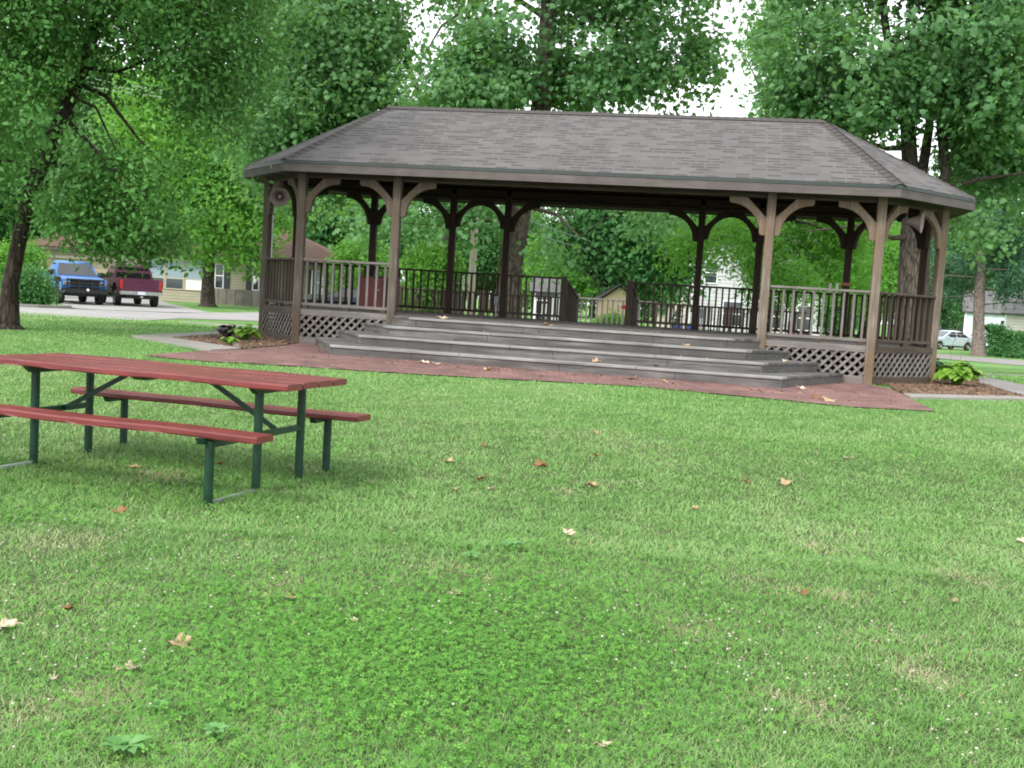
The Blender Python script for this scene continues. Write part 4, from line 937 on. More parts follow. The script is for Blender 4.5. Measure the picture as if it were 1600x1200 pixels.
# ================================================================== GARDEN PLANTS BY THE GAZEBO
HOSTA = []
for i in range(6):                                          # an arching, cupped leaf blade in five cross rows
    t = i/5; wv = [.10, .26, .33, .28, .15, .0][i]; z = .35*t*(1 - t)*1.6 - .42*t*t
    HOSTA += [(t, -wv, z + .06*wv*3), (t, 0, z), (t, wv, z + .06*wv*3)]
HF = [(3*i + k, 3*i + k + 1, 3*i + k + 4, 3*i + k + 3) for i in range(5) for k in (0, 1)]
def clump(name, label, pos, rad, h, n, leaf_len, mat, seed, stalks=0, cat='plant'):
    rng = np.random.default_rng(seed); e = empty(name, pos, 0, label, cat)
    a = rng.random(n)*2*math.pi; rr = rad*.62*np.sqrt(rng.random(n)); ht = h*(1 - .75*(rr/rad)**1.3)*(.75 + .3*rng.random(n))
    p = np.stack([rr*np.cos(a), rr*np.sin(a), ht], 1); out = np.stack([np.cos(a), np.sin(a), .15*rng.normal(size=n) - .25*(rr/rad)], 1); out = unit(out + .25*rng.normal(size=out.shape)*[1, 1, .3])
    up_ = np.tile([0, 0, 1.0], (n, 1)); ay = unit(np.cross(up_, out)); az = np.cross(out, ay); s = leaf_len*(.7 + .5*rng.random(n))
    o = batch_mesh('leaves', HOSTA, HF, p, out*s[:, None], ay*s[:, None]*1.25, az*s[:, None]*.6, rng.random(n), mat, e)
    for f in o.data.polygons: f.use_smooth = True
    m = MB()
    for i in range(n): m.tube([(0, 0, -.03), (p[i][0]*.5, p[i][1]*.5, p[i][2]*.7), tuple(p[i])], .005, 4, False)
    m.build('stems', mat, e)
    if stalks:
        for k in range(stalks):
            x, y = rng.uniform(-.15, .15, 2); q = [(x, y, .1), (x*1.5 + .04*k, y, h + .25), (x*2 + .16, y, h + .5)]
            f = MB().tube(q, .005, 5).tube([(x*2 + .16, y, h + .5), (x*2 + .22, y, h + .46)], .012, 5); f.build('flower_stalk', M['twig'], e)
    return e
clump('hosta', 'large bright lime hosta in the mulch bed right of the gazebo', at(1495, 604), .48, .42, 150, .20, ML['hosta'], 81, 2)
q = at(1462, 594); clump('hosta', 'dark blue-green hosta behind the lime hosta at the right corner of the gazebo', q + Vector((0, .3, 0)), .36, .42, 70, .19, ML['hosta_dark'], 82)
clump('hosta', 'green hosta in the mulch bed at the left corner of the gazebo', at(384, 533), .32, .30, 70, .17, ML['hosta'], 83)
clump('coral_bells', 'dark purple leafy plant in the left mulch bed', at(357, 531), .27, .28, 46, .17, ML['purple'], 84)
clump('weed', 'small spiky green plant in the left mulch bed', at(358, 541), .12, .16, 24, .12, ML['hosta'], 85)
MB().lathe([(0, .07), (.05, .065), (.08, .03), (.085, -.02)], 14).build('garden_light', M['horn_in'], None, loc=at(371, 543.5))
tag(bpy.data.objects['garden_light'], 'small black spotlight lying in the left mulch bed', 'garden light')

# ================================================================== HOUSES AND OUTBUILDINGS
M['tan_siding'] = mat_siding('tan_siding', (0.33, 0.3036, 0.2178), .17); M['white_siding'] = mat_siding('white_siding', (0.5148, 0.5214, 0.528), .2)
M['blue_siding'] = mat_siding('pale_blue_siding', (.52, .62, .64), .2); M['cream_siding'] = mat_siding('cream_siding', (.62, .58, .52), .2)
M['grey_siding'] = mat_siding('grey_siding', (0.2592, 0.2736, 0.2664), .2)
M['brown_roof'] = mat_brick('brown_shingles', (0.1224, 0.0756, 0.054), (0.09, 0.0576, 0.0418), (0.0576, 0.0374, 0.0288), .5, .2, .012, nvar=.15)
M['grey_roof'] = mat_brick('grey_shingles', (0.1339, 0.1295, 0.1295), (0.1027, 0.0982, 0.0982), (0.067, 0.067, 0.067), .5, .2, .012, nvar=.15)
M['pale_roof'] = mat_simple('pale_metal_roof', (.58, .60, .62), .5)
M['stone'] = mat_brick('stone_veneer', (0.2592, 0.2376, 0.2088), (0.1584, 0.144, 0.1296), (0.1008, 0.0936, 0.0864), .5, .22, .03, coord='Object', nvar=.3, bstr=.7)
M['door_tan'] = mat_simple('tan_door_paint', (0.3024, 0.2592, 0.1728), .6, 0, .05)
M['trim'] = mat_simple('tan_trim', (.46, .42, .32), .6, 0, .06); M['dark_trim'] = mat_simple('dark_shutter', (.035, .04, .05), .6)
M['gutter'] = mat_simple('dark_gutter', (.06, .05, .045), .5)
M['pane'] = mat_glass('window_glass'); M['blind'] = mat_simple('blue_grey_blind', (.24, .33, .37), .25, 0, .08, 2, spec=.6); M['dark_inside'] = mat_simple('dark_garage_interior', (.05, .055, .06), .9)
M['teal_wall'] = mat_simple('dark_teal_boards', (.025, .05, .048), .7); M['beige'] = mat_simple('beige_boards', (.50, .40, .26), .7, 0, .08)
def roof_poly(name, faces, mat, parent, thick=.12):
    o = link_mesh(name, poly_uv_mesh(name, [[Vector(p) for p in f] for f in faces]), mat, parent)
    s = o.modifiers.new('thickness', 'SOLIDIFY'); s.thickness = thick; s.offset = -1; return o
def window(parent, x0, x1, z0, z1, y, mat_pane, frame, bar=None, lower=None, shutters=False):
    f = MB(); t = .06
    f.box(x0 - t, x0, y - .05, y, z0 - t, z1 + t).box(x1, x1 + t, y - .05, y, z0 - t, z1 + t).box(x0, x1, y - .05, y, z1, z1 + t).box(x0, x1, y - .06, y, z0 - t, z0)
    if bar: f.box(x0, x1, y - .04, y, bar - .03, bar + .03)
    e = f.build('window', frame, parent)
    if bar and lower:
        MB().box(x0, x1, y - .015, y + .005, bar + .03, z1).build('pane', mat_pane, e); MB().box(x0, x1, y - .018, y + .005, z0, bar - .03).build('pane', lower, e)
    else: MB().box(x0, x1, y - .015, y + .005, z0, z1).build('pane', mat_pane, e)
    if shutters:
        for a, b in ((x0 - .42, x0 - .08), (x1 + .08, x1 + .42)): MB().box(a, b, y - .05, y, z0 - .06, z1 + .06).build('shutter', M['dark_trim'], e)
    return e
# tan ranch house
HY = 66.0; g0 = -.22
def hx_(px, py=440): return atd(px, py, HY).x
def hz_(px, py): return atd(px, py, HY).z
HS = empty('ranch_house', (hx_(290), HY, g0), 0, 'single-storey tan ranch house with brown hip roof across the street', 'house')
ox, oz = hx_(290), g0
xl, xr = hx_(47) - ox, hx_(533) - ox; ez = 2.62 - g0 - .02
gd0, gd1 = hx_(68, 430) - ox, hx_(196, 430) - ox
wl = MB(); wl.box(xl, gd0, 0, 9, -.4, ez); wl.box(gd1, xr, 0, 9, -.4, ez); wl.box(gd0, gd1, 0, 9, 2.15, ez); wl.build('wall', M['tan_siding'], HS)
MB().box(gd0, gd1, .9, 1.0, -.1, 2.14).build('garage_back', M['dark_inside'], HS)  # dark panel for the unlit garage: shade is put into its colour
gdr = MB()
for i in range(2): gdr.box(gd0 + .02, gd1 - .02, .06, .11, 1.30 + i*.42, 1.70 + i*.42)
gdr.build('garage_door', M['door_tan'], HS)
gf = MB(); gf.box(gd0 - .12, gd0, -.03, .05, -.1, 2.3).box(gd1, gd1 + .12, -.03, .05, -.1, 2.3).box(gd0, gd1, -.03, .05, 2.15, 2.3); gf.build('garage_frame', M['trim'], HS)
ov = .6; ry = 4.5; rz = ez + 2.1
A, B_, C_, D2 = (xl - ov, -ov, ez), (xr + ov, -ov, ez), (xr + ov, 9 + ov, ez), (xl - ov, 9 + ov, ez); r1, r2 = (xl + 3.5, ry, rz), (xr - 4.4, ry, rz)
roof_poly('roof', [[A, B_, r2, r1], [B_, C_, r2], [C_, D2, r1, r2], [D2, A, r1]], M['brown_roof'], HS)
MB().box(xl - ov, xr + ov, -ov - .02, -ov + .02, ez - .2, ez - .06).build('gutter', M['gutter'], HS)
MB().box(xl - ov, xr + ov, -ov + .02, 0, ez - .16, ez - .12).build('soffit', M['trim'], HS)
MB().box(hx_(331) - ox, xr + .04, -.10, 0, -.4, .95).build('stone_wainscot', M['stone'], HS)
for i, (a, b) in enumerate(((231, 256), (260, 286), (290, 317))):
    window(HS, hx_(a) - ox, hx_(b) - ox, .78, 2.45, 0, M['blind'], M['trim'], 1.38, M['pane'] if i < 2 else M['white'])
window(HS, hx_(337) - ox, hx_(348) - ox, .98, 2.35, 0, M['pane'], M['white'], 1.7, M['pane'], True)
window(HS, hx_(396) - ox, hx_(404) - ox, 1.0, 2.3, 0, M['pane'], M['white'], 1.7, M['pane'], True)
window(HS, hx_(488) - ox, hx_(503) - ox, .95, 2.3, 0, M['blind'], M['white'], 1.65, M['blind'], True)
MB().box(hx_(209) - ox, hx_(213) - ox, -.06, 0, -.2, ez).build('downspout', M['trim'], HS)
# neighbouring pinkish wall at the far left
NB = empty('garden_wall', (hx_(38), HY + 3, g0), 0, 'pinkish block wall left of the tan house', 'wall')
MB().box(-.8, .35, -.1, .1, -.3, 2.3).build('wall_panel', mat_simple('pink_block', (.46, .38, .35), .8), NB); MB().box(-.85, .40, -.14, .14, 2.3, 2.38).build('coping', M['concrete'], NB)
# generic small house: gable facing sideways or to the viewer
def house(name, label, px0, px1, d, dep, eave, ridge, wall, roof_m, wins=(), gable_front=False, ov=.35, cat='house', trim=None, rz=0.0):
    a, b = on_ground(px0, d), on_ground(px1, d); w2 = (b.x - a.x)/2; c = (a + b)/2; g = min(a.z, b.z) - .1
    e = empty(name, (c.x, d, g), rz, label, cat); m = MB()
    if gable_front:
        m.prism([(-w2, -.4), (w2, -.4), (w2, eave), (0, ridge), (-w2, eave)], 0, dep, 'xz')
        s = (ridge - eave)/w2
        roof_poly('roof', [[(-w2 - ov, -ov, eave - ov*s + .09), (0, -ov, ridge + .09), (0, dep + ov, ridge + .09), (-w2 - ov, dep + ov, eave - ov*s + .09)][::-1], [(w2 + ov, -ov, eave - ov*s + .09), (0, -ov, ridge + .09), (0, dep + ov, ridge + .09), (w2 + ov, dep + ov, eave - ov*s + .09)]], roof_m, e, .08)
    else:
        m.prism([(0, -.4), (dep, -.4), (dep, eave), (dep/2, ridge), (0, eave)], -w2, w2, 'yz'); s = (ridge - eave)/(dep/2)
        roof_poly('roof', [[(-w2 - ov, -ov, eave - ov*s + .09), (w2 + ov, -ov, eave - ov*s + .09), (w2 + ov, dep/2, ridge + .09), (-w2 - ov, dep/2, ridge + .09)], [(w2 + ov, dep + ov, eave - ov*s + .09), (-w2 - ov, dep + ov, eave - ov*s + .09), (-w2 - ov, dep/2, ridge + .09), (w2 + ov, dep/2, ridge + .09)]], roof_m, e, .08)
    m.build('wall', wall, e)
    t = trim or M['white']
    cb_ = MB()
    for x in (-w2, w2): MB().box(x - .07, x + .07, -.03, -.002, -.4, eave - .05).build('corner_board', t, e)
    for (x0, x1, z0, z1) in wins: window(e, x0*w2, x1*w2, z0, z1, -.003, M['pane'], t, (z0 + z1)/2, M['pane'])
    return e
WH = house('white_house', 'two-storey white sided house behind the back right of the gazebo', 1078, 1296, 62, 8, 5.6, 7.4, M['white_siding'], M['grey_roof'], [(-.84, -.68, 3.2, 4.3), (-.55, -.30, .9, 2.2), (.1, .3, .9, 2.2), (.52, .70, .9, 2.2)])
house('lean_to', 'low white side building with a slanted roof left of the white house', 1040, 1074, 60.5, 4, 1.7, 2.9, M['cream_siding'], M['grey_roof'], [(-.3, .3, .7, 1.4)], True, .2, 'outbuilding')
house('garden_shed', 'small beige garden shed with a grey roof behind the ramp', 936, 992, 50, 2.2, 1.75, 2.35, M['beige'], M['grey_roof'], [], True, .15, 'shed', M['beige'])
house('garage', 'dark teal garage with a grey roof behind the left back railing', 654, 716, 58, 6, 1.75, 2.5, M['teal_wall'], M['grey_roof'], [], False, .3, 'garage', M['teal_wall'])
house('outbuilding', 'long low building with a pale metal roof behind the left front railing', 566, 662, 74, 6, 2.2, 3.1, M['grey_siding'], M['pale_roof'], [(-.6, -.2, .9, 1.8)], False, .3, 'outbuilding')
house('carport', 'low open-sided grey roofed carport behind the thick sycamore trunk', 832, 872, 56, 5, 1.95, 2.6, M['grey_siding'], M['grey_roof'], [(-.8, .8, .2, 1.5)], False, .25, 'carport')
house('blue_house', 'pale blue sided house behind the hedges at the right', 1508, 1580, 92, 9, 3.2, 5.0, M['blue_siding'], M['grey_roof'], [(.42, .58, 1.9, 2.6)], False, .3, rz=R(-22))
house('cream_house', 'cream sided house cut off by the right edge of the picture', 1574, 1720, 75, 9, 3.0, 4.6, M['cream_siding'], M['grey_roof'], [(.3, .5, 1.2, 2.4)], False, .35, rz=R(-24))
house('grey_house', 'grey house half hidden by trees behind the pale blue sedan', 1440, 1512, 120, 8, 3.6, 5.6, M['grey_siding'], M['grey_roof'], [(-.5, -.2, 1.6, 2.9), (.2, .45, 1.6, 2.9)], False, .4, rz=R(-20))

# ================================================================== VEHICLES
def car_paint(name, col):
    m, nt, b = new_mat(name); v = mapped(nt); f = noisen(nt, v, 3, 4)
    c = ramp(nt, f, [(.3, tuple(x*.88 for x in col)), (.7, col)]); nt.links.new(c, b.inputs['Base Color'])
    b.inputs['Roughness'].default_value = .42; b.inputs['Coat Weight'].default_value = .3; b.inputs['Coat Roughness'].default_value = .06; b.inputs['Metallic'].default_value = .25; return m
M['tyre'] = mat_simple('tyre_rubber', (.018, .018, .018), .85); M['rim'] = mat_simple('wheel_rim', (.30, .30, .31), .35, .7)
M['black'] = mat_simple('black_trim', (.014, .014, .015), .45); M['chrome'] = mat_simple('chrome', (.55, .55, .56), .2, .9)
M['lamp'] = mat_simple('lamp_glass', (.22, .23, .24), .12, 0, .1, 20, spec=.8); M['red_lamp'] = mat_simple('red_lamp', (.35, .02, .02), .2); M['plate'] = mat_simple('plate', (.55, .62, .70), .5)
M['car_glass'] = mat_glass('car_glass', (.012, .014, .016), .10); M['dark_tint'] = mat_glass('tinted_glass', (.006, .006, .008), .15)
def arc_notch(cx, zb, r, n=8): return [(cx + r*math.cos(R(180 - 180*k/n)), zb + r*.92*math.sin(R(180*k/n))) for k in range(n + 1)]
def wheel(parent, x, y, r, wd):
    s = 1 if y > 0 else -1
    t = MB().lathe([(r*.58, -wd/2), (r*.9, -wd/2), (r, -wd/2 + .04), (r, wd/2 - .04), (r*.9, wd/2), (r*.58, wd/2)], 24, 'y', (0, 0, 0)).build('wheel', M['tyre'], parent, smooth=True, loc=(x, y, r))
    MB().lathe([(0, s*(wd/2 - .02)), (r*.2, s*(wd/2 - .02)), (r*.3, s*(wd/2 - .06)), (r*.52, s*(wd/2 - .05)), (r*.6, s*(wd/2)), (r*.6, -s*wd/2)], 20, 'y').build('rim', M['rim'], t, smooth=True)
def loft(m, secs):
    """secs: list of rings (same count) joined one after another, ends closed"""
    n = len(secs[0]); b = len(m.v)
    for r_ in secs: m.v += [tuple(p) for p in r_]
    for i in range(len(secs) - 1):
        for k in range(n): k2 = (k + 1) % n; m.f.append((b + i*n + k, b + i*n + k2, b + (i + 1)*n + k2, b + (i + 1)*n + k))
    m.f.append(tuple(b + k for k in range(n))); m.f.append(tuple(b + (len(secs) - 1)*n + k for k in reversed(range(n)))); return m
def quad_on(p, q, r, s, off):
    p, q, r, s = map(Vector, (p, q, r, s)); n = (q - p).cross(s - p).normalized()*off
    return MB().hexa([v - n*.5 for v in (p, q, r, s)], [v + n for v in (p, q, r, s)])
def pickup(loc, rz, label, col, name='pickup_truck', wr=.40, front_bar=True, ext=False):
    e = empty(name, loc, rz, label, 'pickup truck', 'pickup trucks in the driveway'); pt = car_paint(name + '_paint', col)
    hw = .97
    lo = MB().prism([(-2.75, .58)] + arc_notch(-1.72, .58, .52) + arc_notch(1.75, .58, .52) + [(2.62, .58), (2.70, .72), (2.68, 1.06), (2.58, 1.14), (1.05, 1.26), (-.62, 1.26), (-.62, .86), (-2.75, .86)], -hw, hw, 'xz')
    body = lo.build('body', pt, e, bevel=.045, seg=2, smooth=True)
    for s in (-1, 1):
        MB().box(-2.72, -.60, s*hw - s*.09 if s > 0 else s*hw, s*hw if s > 0 else s*hw + .09, .84, 1.28).build('bed_side', pt, e, bevel=.03, seg=2, smooth=True)
        for wx in (-1.72, 1.75): wheel(e, wx, s*(hw - .14), wr, .27)
        ww = [(.92, 1.27), (1.28 - .0, 1.27), (1.0, 1.60), (.86, 1.60)]
    MB().box(-2.77, -2.69, -hw + .05, hw - .05, .70, 1.28).build('tailgate', pt, e, bevel=.02, seg=2, smooth=True)
    MB().box(-2.775, -2.765, -.10, .10, 1.10, 1.15).build('tailgate_handle', M['black'], e)
    bx = -1.05 if ext else -.62
    if ext: MB().box(-1.05, -.6, -hw + .02, hw - .02, .86, 1.262).build('cab_rear', pt, e, bevel=.02)
    cab = MB(); ring = lambda z, x0, x1, y: [(x0, -y, z), (x1, -y, z), (x1, y, z), (x0, y, z)]
    loft(cab, [ring(1.24, bx, 1.12, .93), ring(1.62, bx + .05, .62, .84), ring(1.86, bx + .11, .30, .74), ring(1.92, bx + .25, .12, .62)])
    cab.build('cab', pt, e, bevel=.035, seg=2, smooth=True)
    quad_on((1.065, -.85, 1.285), (1.065, .85, 1.285), (.385, .68, 1.80), (.385, -.68, 1.80), .012).build('windshield', M['car_glass'], e, bevel=.004)
    quad_on((bx + .01, .80, 1.31), (bx + .01, -.80, 1.31), (bx + .098, -.68, 1.80), (bx + .098, .68, 1.80), .012).build('rear_window', M['dark_tint'], e, bevel=.004)
    for s in (-1, 1):
        pts = [(bx + .14, s*.925, 1.29), (.92, s*.925, 1.29), (.34, s*.762, 1.79), (bx + .18, s*.762, 1.79)]
        if s > 0: pts = [pts[1], pts[0], pts[3], pts[2]]
        quad_on(*pts, .012).build('side_window', M['car_glass'], e)
        mb = MB().box(.78, .95, s*1.0 if s > 0 else s*1.24, s*1.24 if s > 0 else s*1.0, 1.24, 1.46).build('mirror', M['black'], e, bevel=.03)
        MB().box(2.60, 2.715, s*.90 if s < 0 else s*.60, s*.60 if s < 0 else s*.90, .86, 1.02).build('headlight', M['lamp'], e, bevel=.02)
        MB().box(-2.785, -2.70, (s*.93 if s < 0 else s*.80), (s*.80 if s < 0 else s*.93), .82, 1.22).build('taillight', M['red_lamp'], e, bevel=.015)
        MB().box(.28, .40, s*hw - .006, s*hw + .012, 1.02, 1.06).build('door_handle', M['black'], e)
    g = MB()
    for k in range(4): g.box(2.64, 2.73, -.60, .60, .76 + k*.095, .81 + k*.095)
    g.box(2.62, 2.69, -.64, .64, .72, 1.13); g.box(2.64, 2.735, -.03, .03, .78, 1.1); g.build('grille', M['black'], e)
    MB().box(2.60, 2.88, -.99, .99, .50, .72).build('front_bumper', M['black'] if front_bar else M['chrome'], e, bevel=.04, seg=2, smooth=True)
    if front_bar:
        f = MB(); f.box(2.80, 2.86, -.80, .80, .92, .98).box(2.80, 2.86, -.80, .80, 1.10, 1.15)
        for y in (-.78, -.30, .26, .74): f.box(2.79, 2.87, y, y + .06, .7, 1.16)
        f.build('push_bar', M['black'], e, bevel=.008)
        MB().lathe([(0, 2.90), (.055, 2.90), (.06, 2.86)], 14, 'x', (0, .1, .68)).build('tow_ball_cover', M['white'], e)
    MB().box(-2.92, -2.74, -.95, .95, .56, .72).build('rear_bumper', M['chrome'], e, bevel=.03, seg=2, smooth=True)
    MB().box(-2.935, -2.92, -.17, .17, .58, .72).build('license_plate', M['plate'], e)
    MB().box(-2.98, -2.6, -.05, .05, .44, .52).build('tow_hitch', M['steel'], e)
    MB().box(-2.5, 2.5, -.62, .62, .38, .60).build('chassis', M['black'], e)
    return e
q = at(106, 475); pickup(q + Vector((-.6, 1.9, 0)), R(-90 + 33), 'blue pickup truck facing the street with a black grille and push bar', (.03, .14, .42))
q = at(192, 479); pickup(q + Vector((-.7, 2.6, 0)), R(90 + 31), 'maroon pickup truck parked with its tailgate towards the street', (.085, .017, .042), front_bar=False, ext=True, wr=.37)
def sedan(loc, rz, label, col):
    e = empty('sedan', loc, rz, label, 'car'); pt = car_paint('sedan_paint', col); hw = .89
    MB().prism([(-2.32, .34)] + arc_notch(-1.35, .30, .37) + arc_notch(1.42, .30, .37) + [(2.25, .28), (2.36, .42), (2.33, .66), (2.15, .76), (1.05, .93), (-1.5, .98), (-2.2, .95), (-2.36, .72)], -hw, hw, 'xz').build('body', pt, e, bevel=.06, seg=2, smooth=True)
    cab = MB(); ring = lambda z, x0, x1, y: [(x0, -y, z), (x1, -y, z), (x1, y, z), (x0, y, z)]
    loft(cab, [ring(.90, -1.75, 1.22, .83), ring(1.20, -1.25, .62, .74), ring(1.40, -.80, .14, .63), ring(1.45, -.55, -.02, .54)])
    cab.build('cabin', pt, e, bevel=.04, seg=2, smooth=True)
    quad_on((1.12, -.74, .965), (1.12, .74, .965), (.22, .58, 1.37), (.22, -.58, 1.37), .012).build('windshield', M['car_glass'], e)
    quad_on((-1.62, .74, .985), (-1.62, -.74, .985), (-.90, -.58, 1.36), (-.90, .58, 1.36), .012).build('rear_window', M['car_glass'], e)
    for s in (-1, 1):
        for (x0, x1, t0, t1) in ((-.22, .88, -.22, .20), (-1.42, -.30, -.85, -.30)):
            pts = [(x0, s*.822, .96), (x1, s*.822, .96), (t1, s*.66, 1.36), (t0, s*.66, 1.36)]
            if s > 0: pts = [pts[1], pts[0], pts[3], pts[2]]
            quad_on(*pts, .012).build('side_window', M['car_glass'], e)
        for wx in (-1.35, 1.42): wheel(e, wx, s*(hw - .1), .315, .2)
        MB().box(.70, .86, s*.9 if s > 0 else s*1.05, s*1.05 if s > 0 else s*.9, .93, 1.05).build('mirror', pt, e, bevel=.03)
        MB().box(2.16, 2.33, s*.82 if s < 0 else s*.48, s*.48 if s < 0 else s*.82, .60, .73).build('headlight', M['lamp'], e, bevel=.03)
        MB().box(-2.36, -2.24, s*.86 if s < 0 else s*.5, s*.5 if s < 0 else s*.86, .72, .88).build('taillight', M['red_lamp'], e, bevel=.02)
        for hx in (.0, -1.1): MB().box(hx - .08, hx + .08, s*hw - .008, s*hw + .014, .82, .85).build('door_handle', pt, e)
    MB().box(2.30, 2.375, -.36, .36, .54, .68).build('grille', M['black'], e, bevel=.02)
    MB().box(2.30, 2.385, -.55, .55, .33, .42).build('air_intake', M['black'], e); MB().box(2.36, 2.40, -.2, .2, .44, .52).build('license_plate', M['black'], e)
    MB().box(-2.1, 2.1, -.6, .6, .2, .36).build('underbody', M['black'], e); return e
q = on_ground(1478, 84); sedan(q, R(180 + 24), 'pale blue sedan parked on the far street by the spruce trunk', (.62, .72, .84))
q = on_ground(537, 58); sedan(q, R(200), 'dark sedan partly hidden behind the left front railing and maroon cabinet', (.03, .04, .06))

# ================================================================== SMALL THINGS AROUND
def mailbox(loc):
    e = empty('mailbox', loc, R(10), 'black mailbox on a thin post at the kerb beside the blue pickup', 'mailbox')
    MB().box(-.03, .03, -.03, .03, -.2, 1.02).build('post', M['black'], e)
    MB().prism([(-.10, 1.0), (.10, 1.0), (.10, 1.12)] + [(.10*math.cos(R(a)), 1.12 + .10*math.sin(R(a))) for a in range(20, 180, 20)] + [(-.10, 1.12)], -.26, .26, 'xz').build('box', M['black'], e)
    MB().box(.105, .115, -.1, -.06, 1.08, 1.26).build('flag', M['red_lamp'], e)
mailbox(at(88.5, 476.5))
# utility pole and wires
p0 = on_ground(733, 44)
UP = empty('utility_pole', p0, 0, 'pale bare utility pole behind the left back posts of the gazebo', 'utility pole')
MB().tube([(0, 0, -.4), (0, 0, 4.5), (0, 0, 9.2)], [.155, .135, .11], 14).build('pole', mat_wood('pole_wood', (.50, .44, .37), (.33, .28, .23), 2), UP, smooth=True)
MB().box(-1.1, 1.1, -.14, -.06, 8.4, 8.52).build('crossarm', M['mid_x'], UP)
for x in (-1.0, -.4, .4, 1.0): MB().lathe([(.03, 8.52), (.05, 8.56), (.05, 8.62), (.025, 8.66), (0, 8.67)], 10, 'z', (x, -.1, 0)).build('insulator', M['box_grey'], UP)
M['wire'] = mat_simple('weathered_cable', (.30, .31, .32), .5)
def wire(a, b, sag, label, r=.016):
    a, b = Vector(a), Vector(b); m = MB(); pts = [a.lerp(b, t/14) - Vector((0, 0, sag*4*(t/14)*(1 - t/14))) for t in range(15)]
    o = MB().tube([p - a for p in pts], r, 5).build('power_line', M['wire'], None, loc=a); tag(o, label, 'cable')
pt_ = p0 + Vector((0, 0, 5.2))
wire(pt_, atd(1180, 430, 60), .5, 'upper overhead cable running from the utility pole towards the white house')
wire(p0 + Vector((0, 0, 4.7)), atd(1180, 437, 60), .5, 'lower overhead cable running from the utility pole towards the white house')
for k, dy in enumerate((0, 7, 14)): wire(atd(120, 118 + dy, 52), p0 + Vector((-.9 + .4*k, 0, 8.6)), .4, ['topmost', 'middle', 'lowest'][k] + ' of the cables showing between the leaves at upper left', .012)
# bits and pieces behind the gazebo
def signboard(px, d, x0, w, z0, h, label):
    e = empty('signboard', on_ground(px, d), 0, label, 'sign')
    MB().box(x0, x0 + w, -.02, .02, z0, z0 + h).build('board', M['white'], e, bevel=.004)
    for x in (x0 + .06, x0 + w - .06): MB().box(x - .03, x + .03, .021, .06, -.2, z0 + h - .04).build('post', M['steel'], e)
signboard(848, 40, -.10, .22, .95, .35, 'small white board on posts behind the picket ramp'); signboard(862, 41, -.12, .52, .60, .95, 'larger white board on posts behind the picket ramp')
e = empty('marker_post', on_ground(1109, 36), 0, 'short white marker post behind the back right railing', 'post')
MB().lathe([(.09, -.2), (.09, .98), (.07, 1.03), (0, 1.05)], 14).build('pipe', M['white'], e, smooth=True); MB().lathe([(.092, .72), (.094, .72), (.094, .80), (.092, .80)], 14).build('band', M['steel'], e)
e = empty('red_box', on_ground(1234, 45), 0, 'red box on thin red legs behind the right front railing', 'box')
rp = mat_simple('bright_red_paint', (.50, .03, .03), .4); MB().box(-.13, .13, -.12, .12, .62, 1.25).build('cabinet', rp, e, bevel=.01)
for x in (-.11, .11):
    for y in (-.1, .1): MB().box(x - .015, x + .015, y - .015, y + .015, -.1, .62).build('leg', rp, e)
bp = mat_simple('blue_plastic', (.03, .10, .35), .45)
for i, px in enumerate((1062, 1073)):
    e = empty('garden_chair', on_ground(px, 44), R(20 - 50*i), ['blue and white garden chair, the left one of two by the lean-to', 'blue garden chair, the right one of two by the lean-to'][i], 'chair', 'blue garden chairs by the lean-to')
    MB().box(-.25, .25, -.25, .25, .36, .41).build('seat', bp, e, bevel=.01); MB().prism([(.20, .41), (.25, .41), (.33, .85), (.29, .86)], -.25, .25, 'yz').build('backrest', bp, e, bevel=.01)
    for x in (-.22, .22):
        for y in (-.22, .22): MB().box(x - .02, x + .02, y - .02, y + .02, -.05, .36).build('leg', M['white'], e)
        MB().box(x - .025, x + .025, -.25, .27, .58, .62).build('armrest', M['white'] if i == 0 else bp, e)
q = gw(OPX1 - .10, D_ + .0, ZD + .38)
e = empty('ribbon', q, -GTH, 'small red and white ribbon tied to the post at the ramp opening', 'ribbon')
MB().add([(0, -.07, 0), (-.05, -.08, .05), (-.11, -.075, .10), (-.12, -.075, .07), (-.06, -.08, .0), (-.01, -.07, -.04)], [(0, 1, 4, 5), (1, 2, 3, 4)]).build('white_tail', M['white'], e)
MB().prism([(-.05, -.03), (.05, -.05), (.06, .03), (-.02, .05)], -.10, -.065, 'xz').build('red_knot', rp, e, bevel=.008)
e = empty('barrel', on_ground(1254, 46), 0, 'brown trash barrel standing behind the right front railing', 'trash barrel')
MB().lathe([(0, -.1), (.27, -.1), (.29, .1), (.30, .45), (.29, .80), (.26, .86), (0, .88)], 20).build('drum', M['mid_z'], e, smooth=True); MB().lathe([(.305, .24), (.315, .26), (.305, .28)], 20).build('hoop', M['gutter'], e)

# ================================================================== GRASS
def lawn_patch(x, y):                                        # 0 lush and dark .. 1 dry
    return np.clip(.65*fbm2(x, y, .42, 21) + .35*fbm2(x, y, 1.5, 25), 0, 1)
def mat_grass():
    m, nt, b = new_mat('grass_blades'); a = nd(nt, 'ShaderNodeAttribute', attribute_name='tint')
    c = ramp(nt, a.outputs['Fac'], [(0, (.060, .175, .030)), (.3, (.145, .315, .068)), (.6, (.255, .43, .140)), (.85, (.38, .47, .23)), (1, (.48, .38, .24))])
    nt.links.new(c, b.inputs['Base Color']); b.inputs['Roughness'].default_value = .5; b.inputs['Specular IOR Level'].default_value = .35
    t = nt.nodes.new('ShaderNodeBsdfTranslucent'); nt.links.new(c, t.inputs['Color']); mx = nt.nodes.new('ShaderNodeMixShader'); mx.inputs[0].default_value = .3
    nt.links.new(b.outputs[0], mx.inputs[1]); nt.links.new(t.outputs[0], mx.inputs[2]); nt.links.new(mx.outputs[0], nt.nodes['Material Output'].inputs['Surface']); return m
M['grass'] = mat_grass()
